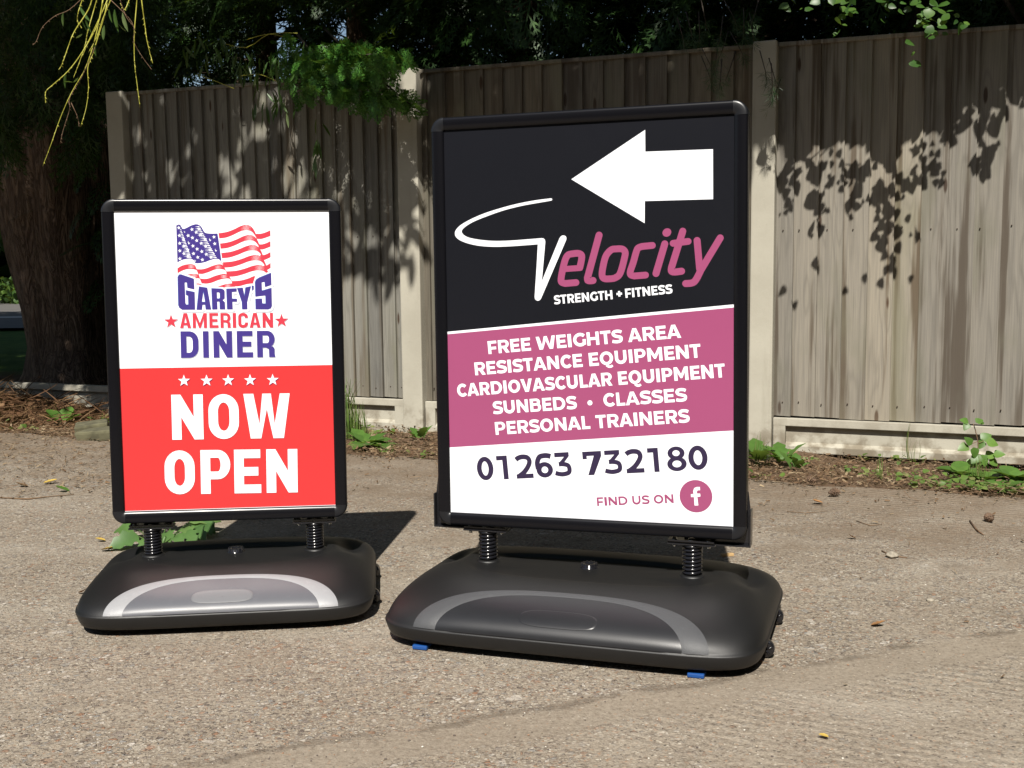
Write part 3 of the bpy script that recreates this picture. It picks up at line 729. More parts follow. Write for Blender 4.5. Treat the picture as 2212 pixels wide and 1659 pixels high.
    for s_ in (-1, 1):
        x0 = s_*sx; L_ = zt-.004-zb
        q = MB(); pts = []; rs = .0215; NT = ncoil*20
        for i in range(NT+1):
            f = i/NT; an = 2*math.pi*ncoil*f; pts.append((x0+rs*math.cos(an), yc+rs*math.sin(an), zb+.004+(L_-.006)*f))
        q.tube(pts, L_/ncoil*.40, 8)
        sp = q.build('spring', M['spring'], root)
        q = MB(); q.lathe([(.0165, zb-.004), (.0165, zt-.003)], 'z', (x0, yc, 0), 20); q.build('rubber_core', M['rubber'], sp)
        q = MB(); q.lathe([(.034, zb-.010), (.031, zb+.003), (.027, zb+.005), (.010, zb+.005)], 'z', (x0, yc, 0), 28)
        q.build('spring_seat', M['base'], sp)
        q = MB(); pw = .060
        q.cbox(x0-pw, x0+pw, yc-.027, yc+.027, zt-.004, zt, .0009)
        q.cbox(x0-pw+.002, x0+pw-.002, yc-.027, yc+.027, zt+.0045, zt+.0085, .0009)
        q.lathe([(.026, zt-.012), (.026, zt-.004)], 'z', (x0, yc, 0), 24)
        if not side_brackets:
            q.box(x0-pw+.004, x0-pw+.02, yc-.012, yc+.012, zt+.0085, zf+.004); q.box(x0+pw-.02, x0+pw-.004, yc-.012, yc+.012, zt+.0085, zf+.004); q.box(x0-.02, x0+.02, yc-.01, yc+.012, zt+.0085, zf+.004)
        else:
            xe = s_*(W/2+ex+.012); xin = x0-s_*pw
            q.cbox(min(xin, xe), max(xin, xe), yc-.020, yc+.020, zt-.001, zt+.0035, .001)          # horizontal flange
            q.cbox(xe-.002, xe+.002, yc-.020, yc+.020, zt-.001, zf+.075, .001)                        # upright flange
            web = [(xe, zt), (x0-s_*.02, zt), (x0-s_*.02, zt+.012), (s_*(W/2-.02), zf+.004), (s_*(W/2+ex-.004), zf+.03), (s_*(W/2+ex-.004), zf+.135), (s_*(W/2+ex+.006), zf+.12), (xe, zf+.072)]
            vv = [(x, y, z) for y in (yc-.004, yc-.001) for x, z in web]; k = len(web)
            q.add(vv, [tuple(range(k)), tuple(range(k, 2*k))[::-1]]+[(i, (i+1) % k, k+(i+1) % k, k+i) for i in range(k)])
        br = q.build('mounting_bracket', M['bracket'], root)
        for bx, top in ((-.043, 1), (.043, 1), (0, 0)):
            q = MB(); X = x0+bx; rb = .0055 if top else .008; zz = zt+.0085
            q.lathe([(rb*1.35, zz-.0005), (rb*1.35, zz+.001), (rb, zz+.001), (rb, zz+.004), (rb*.6, zz+.005)], 'z', (X, yc-.016, 0), 6 if not top else 14)
            if top: q.lathe([(rb*.9, zt-.011), (rb*.9, zt-.0045)], 'z', (X, yc-.016, 0), 6)
            q.build('bolt', M['bolt'], br)
    return root
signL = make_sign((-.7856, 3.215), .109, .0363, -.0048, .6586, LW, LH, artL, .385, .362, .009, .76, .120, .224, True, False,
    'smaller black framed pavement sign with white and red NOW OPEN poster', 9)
signR = make_sign((.1855, 2.9447), -.3166, .0254, .0109, .7677, RW, RH, artR, .469, .352, .014, .90, .138, .272, False, True,
    'larger black framed pavement sign with white arrow and pink fitness poster', 8)

# ------------------------------------------------------------------ fence frame of reference
F0 = Vector((1.2476, 5.7814, 0)); FY = -0.3879
FX = Vector((math.cos(FY), math.sin(FY), 0)); FN = Vector((-math.sin(FY), math.cos(FY), 0))   # along, away from the camera
def fw(s, q, z): return F0 + FX*s + FN*q + Vector((0, 0, z))
def on_fence(px, py, q=0.0):
    d = ray(px, py); t = (fw(0, q, 0)-ORG).dot(FN)/d.dot(FN); Pp = ORG+d*t
    return (Pp-F0).dot(FX), Pp.z
FXn, FNn, F0n = np.array(FX), np.array(FN), np.array(F0)

# ------------------------------------------------------------------ setting materials
def wood_mat(name, ca, cb, stain, amt, seed, pitch):
    b = NB(name); o = b.obj()
    sx = b.n('SeparateXYZ', {0: o})
    bid = b.math('FLOOR', b.math('DIVIDE', b.math('ADD', sx.outputs[0], 50.0), pitch))
    wn = b.n('TexWhiteNoise', {'W': b.math('ADD', bid, seed)}, noise_dimensions='1D')
    # grain coordinates shifted per board
    off_ = b.n('CombineXYZ', {0: 0.0, 1: b.math('MULTIPLY', wn.outputs[0], 37.0), 2: b.math('MULTIPLY', wn.outputs[0], 91.0)}).outputs[0]
    p = b.n('VectorMath', {0: o, 1: off_}, operation='ADD').outputs[0]
    # knots bend the grain
    kn = b.n('TexVoronoi', {'Vector': b.mapping(p, (9.0, 1.0, 2.3)), 'Scale': 1.0, 'Randomness': 1.0}); kd = kn.outputs['Distance']
    near = b.mr(kd, 0.0, 0.5, 1.0, 0.0)
    wav = b.n('TexNoise', {'Vector': b.mapping(p, (14.0, 3, 0.75)), 'Scale': 1.0, 'Detail': 2.0}).outputs[0]
    ringv = b.math('ADD', b.math('MULTIPLY', b.math('ADD', wav, b.math('MULTIPLY', near, 0.22)), 34.0), b.math('MULTIPLY', sx.outputs[0], 60))
    rings = b.math('ADD', b.math('MULTIPLY', b.math('SINE', ringv), 0.5), 0.5)
    fine = b.noise(b.mapping(p, (260, 60, 3.5)), 1.0, 5, 0.65)
    streak = b.noise(b.mapping(p, (20, 8, 0.55)), 1.0, 5, 0.6)
    c = b.mix(b.mr(fine, 0.3, 0.72), ca, cb)
    c = b.mix(b.math('MULTIPLY', b.math('POWER', rings, 4.0), 0.30), c, tuple(x*0.55 for x in cb))
    c = b.mix(b.mr(b.math('ADD', streak, b.math('MULTIPLY', b.math('SUBTRACT', b.noise(b.mapping(p, (5, 3, 1.1)), 1.0, 3), 0.5), 0.5)), 0.50, 0.64, 0, amt), c, stain)
    c = b.mix(b.mr(b.noise(b.mapping(p, (3, 3, 1.3)), 1.0, 4), 0.50, 0.66, 0, 0.5), c, (0.155, 0.150, 0.095))
    c = b.mix(b.mr(kd, 0.06, 0.11, 0.9, 0.0), c, (0.05, 0.025, 0.012))
    c = b.mix(b.mr(sx.outputs[2], 0.30, -0.02, 0, 0.30), c, (0.20, 0.17, 0.12))
    v = b.math('ADD', b.math('MULTIPLY', wn.outputs[0], 0.34), 0.80)
    hs = b.n('HueSaturation', {'Saturation': b.math('ADD', b.math('MULTIPLY', wn.outputs[0], 0.3), 0.65), 'Value': v, 'Color': c})
    h = b.math('ADD', b.math('MULTIPLY', fine, 0.6), b.math('MULTIPLY', rings, 0.25))
    return b.pbr(hs.outputs[0], 0.85, b.bump(h, 0.5, 0.0025), 0.2)
M['wood_pale'] = wood_mat('pale_weathered_pine', (0.2554, 0.2266, 0.1756), (0.1883, 0.1692, 0.1373), (0.088, 0.064, 0.040), 0.92, 3.0, 0.1166)
M['wood_mid'] = wood_mat('brown_weathered_pine', (0.1692, 0.1436, 0.1021), (0.1149, 0.0990, 0.0702), (0.0702, 0.0479, 0.0287), 0.6, 11.0, 0.111)
M['wood_grey'] = wood_mat('grey_weathered_pine', (0.2171, 0.2075, 0.1756), (0.1532, 0.1468, 0.1245), (0.0958, 0.0702, 0.0415), 0.7, 27.0, 0.0893)
def conc_mat():
    b = NB('pale_cast_concrete'); o = b.obj()
    a = b.noise(o, 3.0, 6, 0.6); f = b.noise(o, 90, 4, 0.7); g = b.noise(b.mapping(o, (14, 14, 1.2)), 1.0, 5)
    c = b.mix(b.mr(a, 0.3, 0.7), (0.3800, 0.3610, 0.3002), (0.3192, 0.3002, 0.2470))
    c = b.mix(b.mr(f, 0.62, 0.78, 0, 0.6), c, (0.2128, 0.1900, 0.1520))
    c = b.mix(b.mr(g, 0.55, 0.80, 0, 0.45), c, (0.1900, 0.1748, 0.1292))
    zz = b.n('SeparateXYZ', {0: o}).outputs[2]
    dirt = b.math('MULTIPLY', b.mr(zz, 0.16, -0.05, 0, 1), b.mr(b.noise(o, 12, 5), 0.42, 0.62))
    c = b.mix(b.math('MULTIPLY', dirt, 0.75), c, (0.1292, 0.1026, 0.0684))
    return b.pbr(c, 0.9, b.bump(b.math('ADD', f, b.math('MULTIPLY', b.noise(o, 300, 2), 0.5)), 0.35, 0.002), 0.2)
M['concrete'] = conc_mat()

def slab_mat():
    b = NB('exposed_aggregate_concrete'); o = b.obj(); sp = b.n('SeparateXYZ', {0: o}); X, Y = sp.outputs[0], sp.outputs[1]
    big = b.noise(o, 1.3, 5, 0.6); mid = b.noise(o, 7, 6, 0.65); fine = b.noise(o, 160, 4, 0.75); blot = b.noise(b.mapping(o, (1, 1.6, 1)), 3.2, 5, 0.62, 0.4)
    base = b.mix(b.mr(big, 0.32, 0.68), (0.1778, 0.1451, 0.1088), (0.2363, 0.2036, 0.1591))
    base = b.mix(b.mr(mid, 0.35, 0.7, 0, 0.55), base, (0.1486, 0.1193, 0.0889))
    base = b.mix(b.mr(fine, 0.35, 0.7, 0, 0.7), base, (0.3124, 0.2714, 0.2176))
    # distance in front of the fence: dirt washes off the verge
    q = b.math('ADD', b.math('MULTIPLY', b.math('SUBTRACT', X, F0.x), -FN.x), b.math('MULTIPLY', b.math('SUBTRACT', Y, F0.y), -FN.y))
    # smooth trowelled lane running diagonally
    ln = b.math('ADD', b.math('MULTIPLY', b.math('SUBTRACT', X, 0.19), -0.358), b.math('MULTIPLY', b.math('SUBTRACT', Y, 2.38), 0.934))
    lnw = b.math('ADD', ln, b.math('MULTIPLY', b.math('SUBTRACT', b.noise(o, 6, 4), 0.5), 0.10))
    lane = b.math('MULTIPLY', b.mr(lnw, -0.115, -0.085), b.mr(lnw, 0.055, 0.0))
    below = b.mr(lnw, -0.07, -0.12)
    right = b.mr(X, -0.2, 0.35)
    # stones of two sizes
    def stones(scale, thr, vecsc=(1, 1, 1)):
        v = b.n('TexVoronoi', {'Vector': b.mapping(o, vecsc), 'Scale': scale, 'Randomness': 1.0}); e = b.n('TexVoronoi', {'Vector': b.mapping(o, vecsc), 'Scale': scale, 'Randomness': 1.0}, feature='DISTANCE_TO_EDGE')
        rnd_ = b.n('SeparateColor', {0: v.outputs['Color']})
        on = b.math('GREATER_THAN', rnd_.outputs[0], thr)
        return b.math('MULTIPLY', on, b.mr(e.outputs['Distance'], 0.07, 0.16)), rnd_.outputs[1], rnd_.outputs[2]
    ex = b.mr(blot, 0.38, 0.58, 0.45, 1.0)                                    # where the aggregate shows
    ex = b.math('MULTIPLY', ex, b.math('SUBTRACT', 1.0, b.math('MULTIPLY', lane, 0.85)))
    ex = b.math('MULTIPLY', ex, b.mr(q, 1.0, 2.0, 0.30, 1.0))
    ex = b.math('MULTIPLY', ex, b.math('SUBTRACT', 1.0, b.math('MULTIPLY', b.math('MULTIPLY', below, right), 0.6)))
    pal = [(0.0, (0.3627, 0.3264, 0.2679)), (0.18, (0.2609, 0.2176, 0.1673)), (0.34, (0.1158, 0.0948, 0.0796)), (0.45, (0.3042, 0.2609, 0.2036)), (0.62, (0.1813, 0.1521, 0.1310)), (0.74, (0.2398, 0.1381, 0.0866)), (0.82, (0.2246, 0.2176, 0.2036)), (0.93, (0.4493, 0.4130, 0.3627)), (1.0, (0.0796, 0.0725, 0.0725))]
    s1, r1, _ = stones(84, 0.55); s2, r2, _ = stones(150, 0.25); s3, r3, r3b = stones(170, 0.90); s4, r4, _ = stones(38, 0.86)
    sp2 = b.noise(o, 75, 5, 0.75); base = b.mix(b.mr(sp2, 0.36, 0.50, 0.75, 0.0), base, (0.0994, 0.0760, 0.0562)); base = b.mix(b.mr(sp2, 0.52, 0.66, 0.0, 0.7), base, (0.3393, 0.2925, 0.2340))
    c = b.mix(b.math('MULTIPLY', s2, b.math('MULTIPLY', ex, 0.75)), base, b.ramp(r2, pal, 'CONSTANT'))
    c = b.mix(b.math('MULTIPLY', s1, b.math('MULTIPLY', ex, 0.9)), c, b.ramp(r1, pal, 'CONSTANT'))
    c = b.mix(b.math('MULTIPLY', s4, b.math('MULTIPLY', ex, 0.55)), c, b.ramp(r4, pal, 'CONSTANT'))
    c = b.mix(b.math('MULTIPLY', s3, 0.75), c, b.ramp(r3b, [(0, (0.0433, 0.0363, 0.0328)), (0.45, (0.4493, 0.4130, 0.3487)), (0.75, (0.2761, 0.1743, 0.1088)), (1, (0.5441, 0.5218, 0.4785))], 'CONSTANT'))
    c = b.mix(b.math('MULTIPLY', lane, 0.45), c, (0.2071, 0.1743, 0.1346))
    c = b.mix(b.math('MULTIPLY', b.math('MULTIPLY', b.mr(lnw, 0.012, 0.030), b.mr(lnw, 0.060, 0.036)), b.mr(b.noise(o, 9, 4), 0.4, 0.55, 0, 0.55)), c, (0.10, 0.08, 0.06))
    c = b.mix(b.math('MULTIPLY', b.mr(b.noise(b.mapping(o, (1, 2.2, 1), (0, 0, 0.35)), 1.1, 4, 0.55), 0.50, 0.68), 0.35), c, (0.36, 0.325, 0.27))
    # brown dirt
    d1 = b.mr(b.math('ADD', q, b.math('MULTIPLY', b.math('SUBTRACT', blot, 0.5), 3.2)), 2.6, 1.0)
    c = b.mix(b.math('MULTIPLY', d1, 0.62), c, (0.1264, 0.0901, 0.0597))
    c = b.mix(b.mr(b.noise(o, 2.1, 6, 0.7), 0.57, 0.72, 0, 0.55), c, (0.1088, 0.0831, 0.0597))
    # brush ridges
    rd = b.n('TexWave', {'Vector': b.mapping(o, (1, 1, 1), (0, 0, math.radians(118))), 'Scale': 9.0, 'Distortion': 2.2, 'Detail': 3.0, 'Detail Scale': 2.0, 'Detail Roughness': 0.6}).outputs[1]
    ridm = b.math('MAXIMUM', b.math('MULTIPLY', below, b.mr(X, 0.0, 0.35)), b.math('MULTIPLY', b.mr(X, 0.7, 1.2), b.mr(q, 2.3, 1.4)))
    ridm = b.math('MULTIPLY', ridm, b.mr(b.noise(o, 5, 3), 0.35, 0.6, 0.15, 1))
    c = b.mix(b.math('MULTIPLY', b.math('MULTIPLY', rd, ridm), 0.16), c, (0.3042, 0.2679, 0.2141))
    cw = b.n('VectorMath', {0: o, 1: b.n('VectorMath', {0: b.n('TexNoise', {'Vector': o, 'Scale': 3.5, 'Detail': 5.0}).outputs[1], 3: 0.5}, operation='SCALE').outputs[0]}, operation='ADD').outputs[0]
    ck = b.n('TexVoronoi', {'Vector': cw, 'Scale': 0.62}, feature='DISTANCE_TO_EDGE').outputs['Distance']
    c = b.mix(b.math('MULTIPLY', b.mr(ck, 0.0010, 0.0035, 0.12, 0.0), b.mr(b.noise(o, 1.7, 2), 0.42, 0.55)), c, (0.05, 0.04, 0.03))
    h = b.math('ADD', b.math('MULTIPLY', fine, 0.55), b.math('MULTIPLY', mid, 1.2))
    h = b.math('ADD', h, b.math('MULTIPLY', b.math('MULTIPLY', s1, ex), 0.8))
    h = b.math('ADD', h, b.math('MULTIPLY', b.math('MULTIPLY', s2, ex), 0.45))
    h = b.math('ADD', h, b.math('MULTIPLY', b.math('MULTIPLY', rd, ridm), 0.55))
    return b.pbr(c, 0.92, b.bump(h, 0.9, 0.0045), 0.15)
M['slab'] = slab_mat()
def soil_mat():
    b = NB('soil_and_grass'); o = b.obj()
    c = b.mix(b.mr(b.noise(o, 30, 6, 0.7), 0.3, 0.7), (0.075, 0.048, 0.03), (0.15, 0.10, 0.065))
    Y = b.n('SeparateXYZ', {0: o}).outputs[1]
    g = b.mix(b.mr(b.noise(o, 6, 6, 0.7), 0.3, 0.7), (0.045, 0.085, 0.02), (0.08, 0.13, 0.03))
    c = b.mix(b.mr(b.math('ADD', Y, b.noise(o, 2, 3)), 9.9, 10.6), c, g)
    return b.pbr(c, 0.95, b.bump(b.noise(o, 60, 5, 0.7), 0.8, 0.01), 0.1)
M['soil'] = soil_mat()
def bark_mat():
    b = NB('fissured_brown_bark'); o = b.obj()
    n1 = b.noise(b.mapping(o, (1, 1, 0.25)), 14, 6, 0.65, 0.6); v = b.math('ABSOLUTE', b.math('SUBTRACT', b.noise(b.mapping(o, (1, 1, 0.16)), 16, 4, 0.6, 1.2), 0.5))
    c = b.mix(b.mr(n1, 0.3, 0.7), (0.16, 0.11, 0.08), (0.27, 0.20, 0.145)); c = b.mix(b.mr(v, 0.0, 0.07, 0.75, 0), c, (0.03, 0.02, 0.015))
    return b.pbr(c, 0.9, b.bump(b.math('ADD', n1, b.mr(v, 0, 0.2)), 1.0, 0.02), 0.15)
M['bark'] = bark_mat()
M['twig_yellow'] = flat_mat('yellow_green_twig_bark', (0.34, 0.33, 0.04), 0.5)
M['twig_brown'] = flat_mat('thin_brown_twig', (0.13, 0.075, 0.04), 0.8)
M['branch'] = flat_mat('dark_branch_bark', (0.05, 0.038, 0.028), 0.9, nscale=30, namt=.4)
M['conifer'] = leaf_mat('cypress_scale_leaves', (0.018, 0.052, 0.012), (0.04, 0.10, 0.02), (0.07, 0.16, 0.03), 0.5, 0.25)
M['conifer_fresh'] = leaf_mat('fresh_cypress_scale_leaves', (0.035, 0.125, 0.016), (0.07, 0.22, 0.03), (0.13, 0.33, 0.045), 0.45, 0.3)
M['pine'] = leaf_mat('pine_needles', (0.03, 0.075, 0.03), (0.055, 0.12, 0.045), None, 0.4, 0.1)
M['willow_leaf'] = leaf_mat('willow_leaves', (0.06, 0.13, 0.03), (0.10, 0.20, 0.05), (0.20, 0.26, 0.11), 0.38, 0.35)
M['broad_leaf'] = leaf_mat('poplar_leaves', (0.03, 0.09, 0.015), (0.06, 0.15, 0.024), (0.12, 0.23, 0.04), 0.42, 0.35, 0.5)
M['weed'] = leaf_mat('weed_leaves', (0.08, 0.18, 0.03), (0.12, 0.25, 0.045), (0.19, 0.33, 0.06), 0.42, 0.3)
M['dock'] = leaf_mat('dull_green_dock_leaves', (0.09, 0.19, 0.055), (0.13, 0.25, 0.07), (0.19, 0.31, 0.09), 0.45, 0.25)
M['grass'] = leaf_mat('grass_blades', (0.09, 0.17, 0.03), (0.16, 0.26, 0.05), (0.30, 0.28, 0.12), 0.5, 0.3)
M['hedge'] = leaf_mat('hedge_leaves', (0.03, 0.07, 0.015), (0.06, 0.13, 0.02), (0.11, 0.19, 0.03), 0.5, 0.25)
M['litter'] = leaf_mat('dry_litter', (0.10, 0.055, 0.03), (0.24, 0.155, 0.09), (0.42, 0.33, 0.21), 0.8, 0.1, 0.15)
M['litter_dark'] = leaf_mat('dry_brown_twigs', (0.07, 0.035, 0.018), (0.17, 0.09, 0.045), (0.33, 0.21, 0.11), 0.8, 0.05, 0.15)
M['stone'] = flat_mat('pale_stone', (0.27, 0.24, 0.19), 0.85, nscale=60, namt=.25, bump=.4)
M['orange_leaf'] = flat_mat('dry_orange_leaf', (0.24, 0.12, 0.045), 0.7, nscale=40, namt=.3)
M['yellow_leaf'] = flat_mat('yellow_leaf', (0.36, 0.25, 0.05), 0.7, nscale=40, namt=.2)
M['cone'] = flat_mat('brown_pine_cone_scales', (0.10, 0.06, 0.035), 0.8, nscale=80, namt=.4)
M['tan'] = flat_mat('tan_wood_chip', (0.36, 0.24, 0.11), 0.7, nscale=60, namt=.2)
M['asphalt'] = flat_mat('grey_road', (0.085, 0.08, 0.075), 0.9, nscale=4, namt=.1)
M['white_paint'] = flat_mat('white_road_paint', (0.4, 0.4, 0.38), 0.8)
M['mossy'] = flat_mat('mossy_broken_slab', (0.085, 0.08, 0.045), 0.95, nscale=16, namt=.35, bump=.6, bscale=60)
M['nail'] = flat_mat('rusty_nail', (0.05, 0.03, 0.02), 0.6)

# ------------------------------------------------------------------ ground
def ground_z(x, y):
    q = -((x-F0.x)*FN.x+(y-F0.y)*FN.y)
    s = (x-F0.x)*FX.x+(y-F0.y)*FX.y
    low = -.045-.03*max(0, min(1, (s-.15)/.3)) if s > -5 else -.03
    t = max(0, min(1, (q-.05)/1.0)); return low*(1-t)-.012
V = []; F = []
xs = np.concatenate([[-150, -60, -25, -14], np.arange(-9, 6.01, .12), [9, 16, 40, 120]])
ys = np.concatenate([[-40, -10, -2], np.arange(0, 12.01, .12), [16, 24, 40, 90, 200]])
for j, y in enumerate(ys):
    for i, x in enumerate(xs):
        bumpy = .012*math.sin(x*7.1+y*3)*math.sin(y*5.3-x*2.2) if 4 < y < 12 and -9 < x < 6 else 0
        qq = -((x-F0.x)*FN.x+(y-F0.y)*FN.y)
        V.append((x, y, ground_z(x, y)+(bumpy if qq < .95 else 0)))
nx = len(xs)
for j in range(len(ys)-1):
    for i in range(nx-1): F.append((j*nx+i, j*nx+i+1, (j+1)*nx+i+1, (j+1)*nx+i))
tag(fast_mesh('ground', V, F, M['soil'], smooth=True), kind='structure')
# concrete yard: a sheet whose far edge is ragged, in front of the verge
mb = MB(); xs2 = np.arange(-9, 7, .1); top = []
for i, x in enumerate(xs2):
    # line q = 1.03 -> y as a function of x
    ye = F0.y-(1.05-(x-F0.x)*(-FN.x)*-1*0)/FN.y - (x-F0.x)*FN.x/FN.y
    ye += .03*math.sin(x*9.1)+.02*math.sin(x*23.7+1)+.03*math.sin(x*3.1)
    top.append(min(ye, 7.6))
vs_ = []; rows = 14
for i, x in enumerate(xs2):
    for k in range(rows+1):
        f = k/rows; y = -6+(top[i]+6)*(1-(1-f)**2.2)
        vs_.append((x, y, .0015*math.sin(x*2.3+y*1.7)*(y > 2)))
    vs_.append((x, top[i]+.012, -.03))
R_ = rows+2; fs = []
for i in range(len(xs2)-1):
    for k in range(R_-1): fs.append((i*R_+k, (i+1)*R_+k, (i+1)*R_+k+1, i*R_+k+1))
mb.add(vs_, fs, 0, True); tag(mb.build('concrete_yard', M['slab'], sharp=40), kind='structure')
# far road and verge seen past the tree
mb = MB(); mb.add([(-40, 15.2, .0), (10, 15.2, .0), (10, 25.5, .0), (-60, 25.5, .0)], [(0, 1, 2, 3)]); tag(mb.build('road', M['asphalt']), kind='structure')
mb = MB(); mb.add([(-40, 17.6, .004), (10, 17.6, .004), (10, 17.95, .004), (-40, 17.95, .004)], [(0, 1, 2, 3)]); tag(mb.build('road_line', M['white_paint']), kind='structure')

# ------------------------------------------------------------------ fence
fence = empty('fence', F0, FY, label='weathered vertical board fence between concrete posts with gravel boards', cat='fence')
post_s = [(-3.965, -3.846, 1.925), (-1.992, -1.868, 1.93), (-.062, .052, 1.93), (1.905, 2.02, 1.93)]
for a, b_, zt in post_s:
    q = MB(); q.cbox(a, b_, -.045, .065, -.3, zt, .007); q.build('concrete_post', M['concrete'], fence)
panels = [(-3.842, -1.996, .0893, 'wood_grey', .128), (-1.864, -.066, .111, 'wood_mid', .122), (.056, 1.901, .1166, 'wood_pale', .115)]
for idx, (a, b_, pitch, mt, zb) in enumerate(panels):
    q = MB(); n0 = math.ceil((a+50)/pitch)-1; nb = []
    k = n0; edges = [a]
    while True:
        x = (k+1)*pitch-50; k += 1
        if x > b_-.02: break
        if x > a+.02: edges.append(x)
    edges.append(b_)
    for i in range(len(edges)-1):
        x0, x1 = edges[i]-.010, edges[i+1]-.0012; r_ = rnd.uniform(-1, 1)
        zlo = zb+rnd.uniform(-.004, .004); zhi = 1.905
        y0 = .016+r_*.0012; y1 = -.004+r_*.0015
        segs = 6
        for (xa, xb, ya, yb) in ((x0, x1, y0, y1),):
            v = [(xa, ya, zlo), (xb, yb, zlo), (xb, .020, zlo), (xa, .022, zlo), (xa, ya, zhi), (xb, yb, zhi), (xb, .020, zhi), (xa, .022, zhi)]
            q.add(v, [(0, 3, 2, 1), (4, 5, 6, 7), (0, 1, 5, 4), (1, 2, 6, 5), (2, 3, 7, 6), (3, 0, 4, 7)])
    pn = q.build('board_panel', M[mt], fence)
    q = MB(); q.cbox(a, b_, -.014, .040, 1.902, 1.922, .004); q.build('capping_rail', M[mt], pn)
    q = MB()
    for z in (.45, 1.0, 1.6): q.box(a, b_, .022, .060, z-.03, z+.03)
    q.build('back_rail', M[mt], pn)
    for i in range(len(edges)-1):
        for z in (.185, 1.03):
            q = MB()
            x = edges[i]+.035+rnd.uniform(-.012, .012); z_ = z+rnd.uniform(-.008, .008); q.lathe([(.0030, -.0030), (.0030, .012)], 'y', (x, .004, z_), 6); q.build('nail', M['nail'], pn)
for (a, b_, zt, zb) in ((-5.9, -3.968, .122, -.10), (-3.842, -1.996, .118, -.10), (-1.864, -.066, .114, -.10), (.056, 1.901, .107, -.058)):
    q = MB(); h = zt-zb
    q.box(a, b_, .008, .040, zb, zt)                                 # recessed face
    q.cbox(a, b_, -.020, .010, zt-.036, zt+.002, .003)                # top lip
    q.cbox(a+.001, a+.06, -.0195, .010, zb+.03, zt-.034, .002); q.cbox(b_-.06, b_-.001, -.0195, .010, zb+.03, zt-.034, .002)
    z0 = zt-.165 if zb > -.09 else zt-.165
    y_ = -.020
    q.add([(a+.06, .009, zt-.118), (b_-.06, .009, zt-.118), (b_-.06, y_, zt-.135), (a+.06, y_, zt-.135)], [(0, 3, 2, 1)])
    q.cbox(a, b_, y_, .010, zb-.002, zt-.134, .003)
    g = q.build('gravel_board', M['concrete'], fence)

# ------------------------------------------------------------------ leaf shapes
def kite(l, w, bend=0.0, base=(0, 0), ang=0.0, z=0.0):
    c, s_ = math.cos(ang), math.sin(ang)
    p = [(0, 0), (l*.45, w/2), (l, 0), (l*.45, -w/2)]
    return [(base[0]+x*c-y*s_, base[1]+x*s_+y*c, z-bend*(x*x)) for x, y in p]
def spray(nb, tips, droop=.35, LB=.52, wk=.045):
    """one flat feathery cypress spray, length 1 along x"""
    V = []; F = []
    def add(p): b = len(V); V.extend(p); F.append((b, b+1, b+2, b+3))
    for i in range(nb):
        f = (i+1)/(nb+1); x = f; side = 1 if i % 2 else -1
        L = LB*(1-f)**.75+.08; an = side*(.85-.35*f)
        add(kite(L, wk, 0, (x, 0), an))
        for j in range(tips):
            g = (j+1)/(tips+1); bx = x+L*g*math.cos(an); by = L*g*math.sin(an)
            l2 = L*.42*(1-g*.6)+.04
            for sd_ in (-1, 1): add(kite(l2, wk*.85, 0, (bx, by), an+sd_*.62))
    add(kite(1.0, .035)); add(kite(.16, .05, 0, (.93, 0), 0))
    V = np.array(V); V[:, 2] = -droop*V[:, 0]**2-.25*V[:, 1]**2
    return V, np.array(F)
SP_HI = spray(9, 2, .35, .50, .075); SP_MID = spray(10, 2); SP_LO = spray(7, 1)
# larger, simple leaves: (vertices, quads) folded along the mid rib
def blade(wprof, n=5, fold=.12, curl=.15):
    V = []; F = []
    for i in range(n+1):
        x = i/n; w_ = wprof(x)/2; z = -curl*x*x
        V += [(x, -w_, z+fold*w_), (x, 0, z), (x, w_, z+fold*w_)]
    for i in range(n):
        for k in range(2): a = i*3+k; F.append((a, a+3, a+4, a+1))
    return np.array(V), np.array(F)
WILLOW = blade(lambda x: .17*math.sin(math.pi*min(1, x*.96+.04))**.8, 4, .3, .12)
OVAL = blade(lambda x: .95*math.sin(math.pi*min(1, x**.62*.98+.01))**.75*(1-.15*x), 6, .18, .18)
BIT = (np.array([(0, -.5, 0), (1, -.35, .1), (1.05, .3, .25), (0, .5, .05)])*np.array([1, .45, .5]), np.array([(0, 1, 2, 3)]))

SUNn = np.array(SUN)
def plane_hit(Pp):
    """where the shadow of points P falls on the plane of the fence: (s, z)"""
    d = ((Pp-F0n)@FNn); t = -d/(-(SUNn@FNn)); H_ = Pp-SUNn*t[:, None]
    return (H_-F0n)@FXn, H_[:, 2]
def smooth_noise(x, y, seed=0):
    return (np.sin(x*2.1+seed)*np.cos(y*2.7-seed*1.3)+np.sin(x*4.7-y*3.1+seed*2)*.6+np.sin(x*9.3+y*7.7+seed)*.35+np.sin(x*17+y*13-seed)*.2)/2.15
def to_px(Pp):
    d = Pp-np.array(ORG); f = d@np.array(FW); x = d@np.array(RX)/f*FPX+1106; y = 829.5-d@np.array(UP)/f*FPX
    return x, y, f
def fwa(s, q, z): return F0n+np.outer(s, FXn)+np.outer(q, FNn)+np.outer(z, [0, 0, 1])

def crown_mesh(name, tmpl, Pp, X, Yd, sc, mat, parent): 
    V, F = scatter(tmpl[0], tmpl[1], Pp, X, Yd, sc); return fast_mesh(name, V, F, mat, parent)

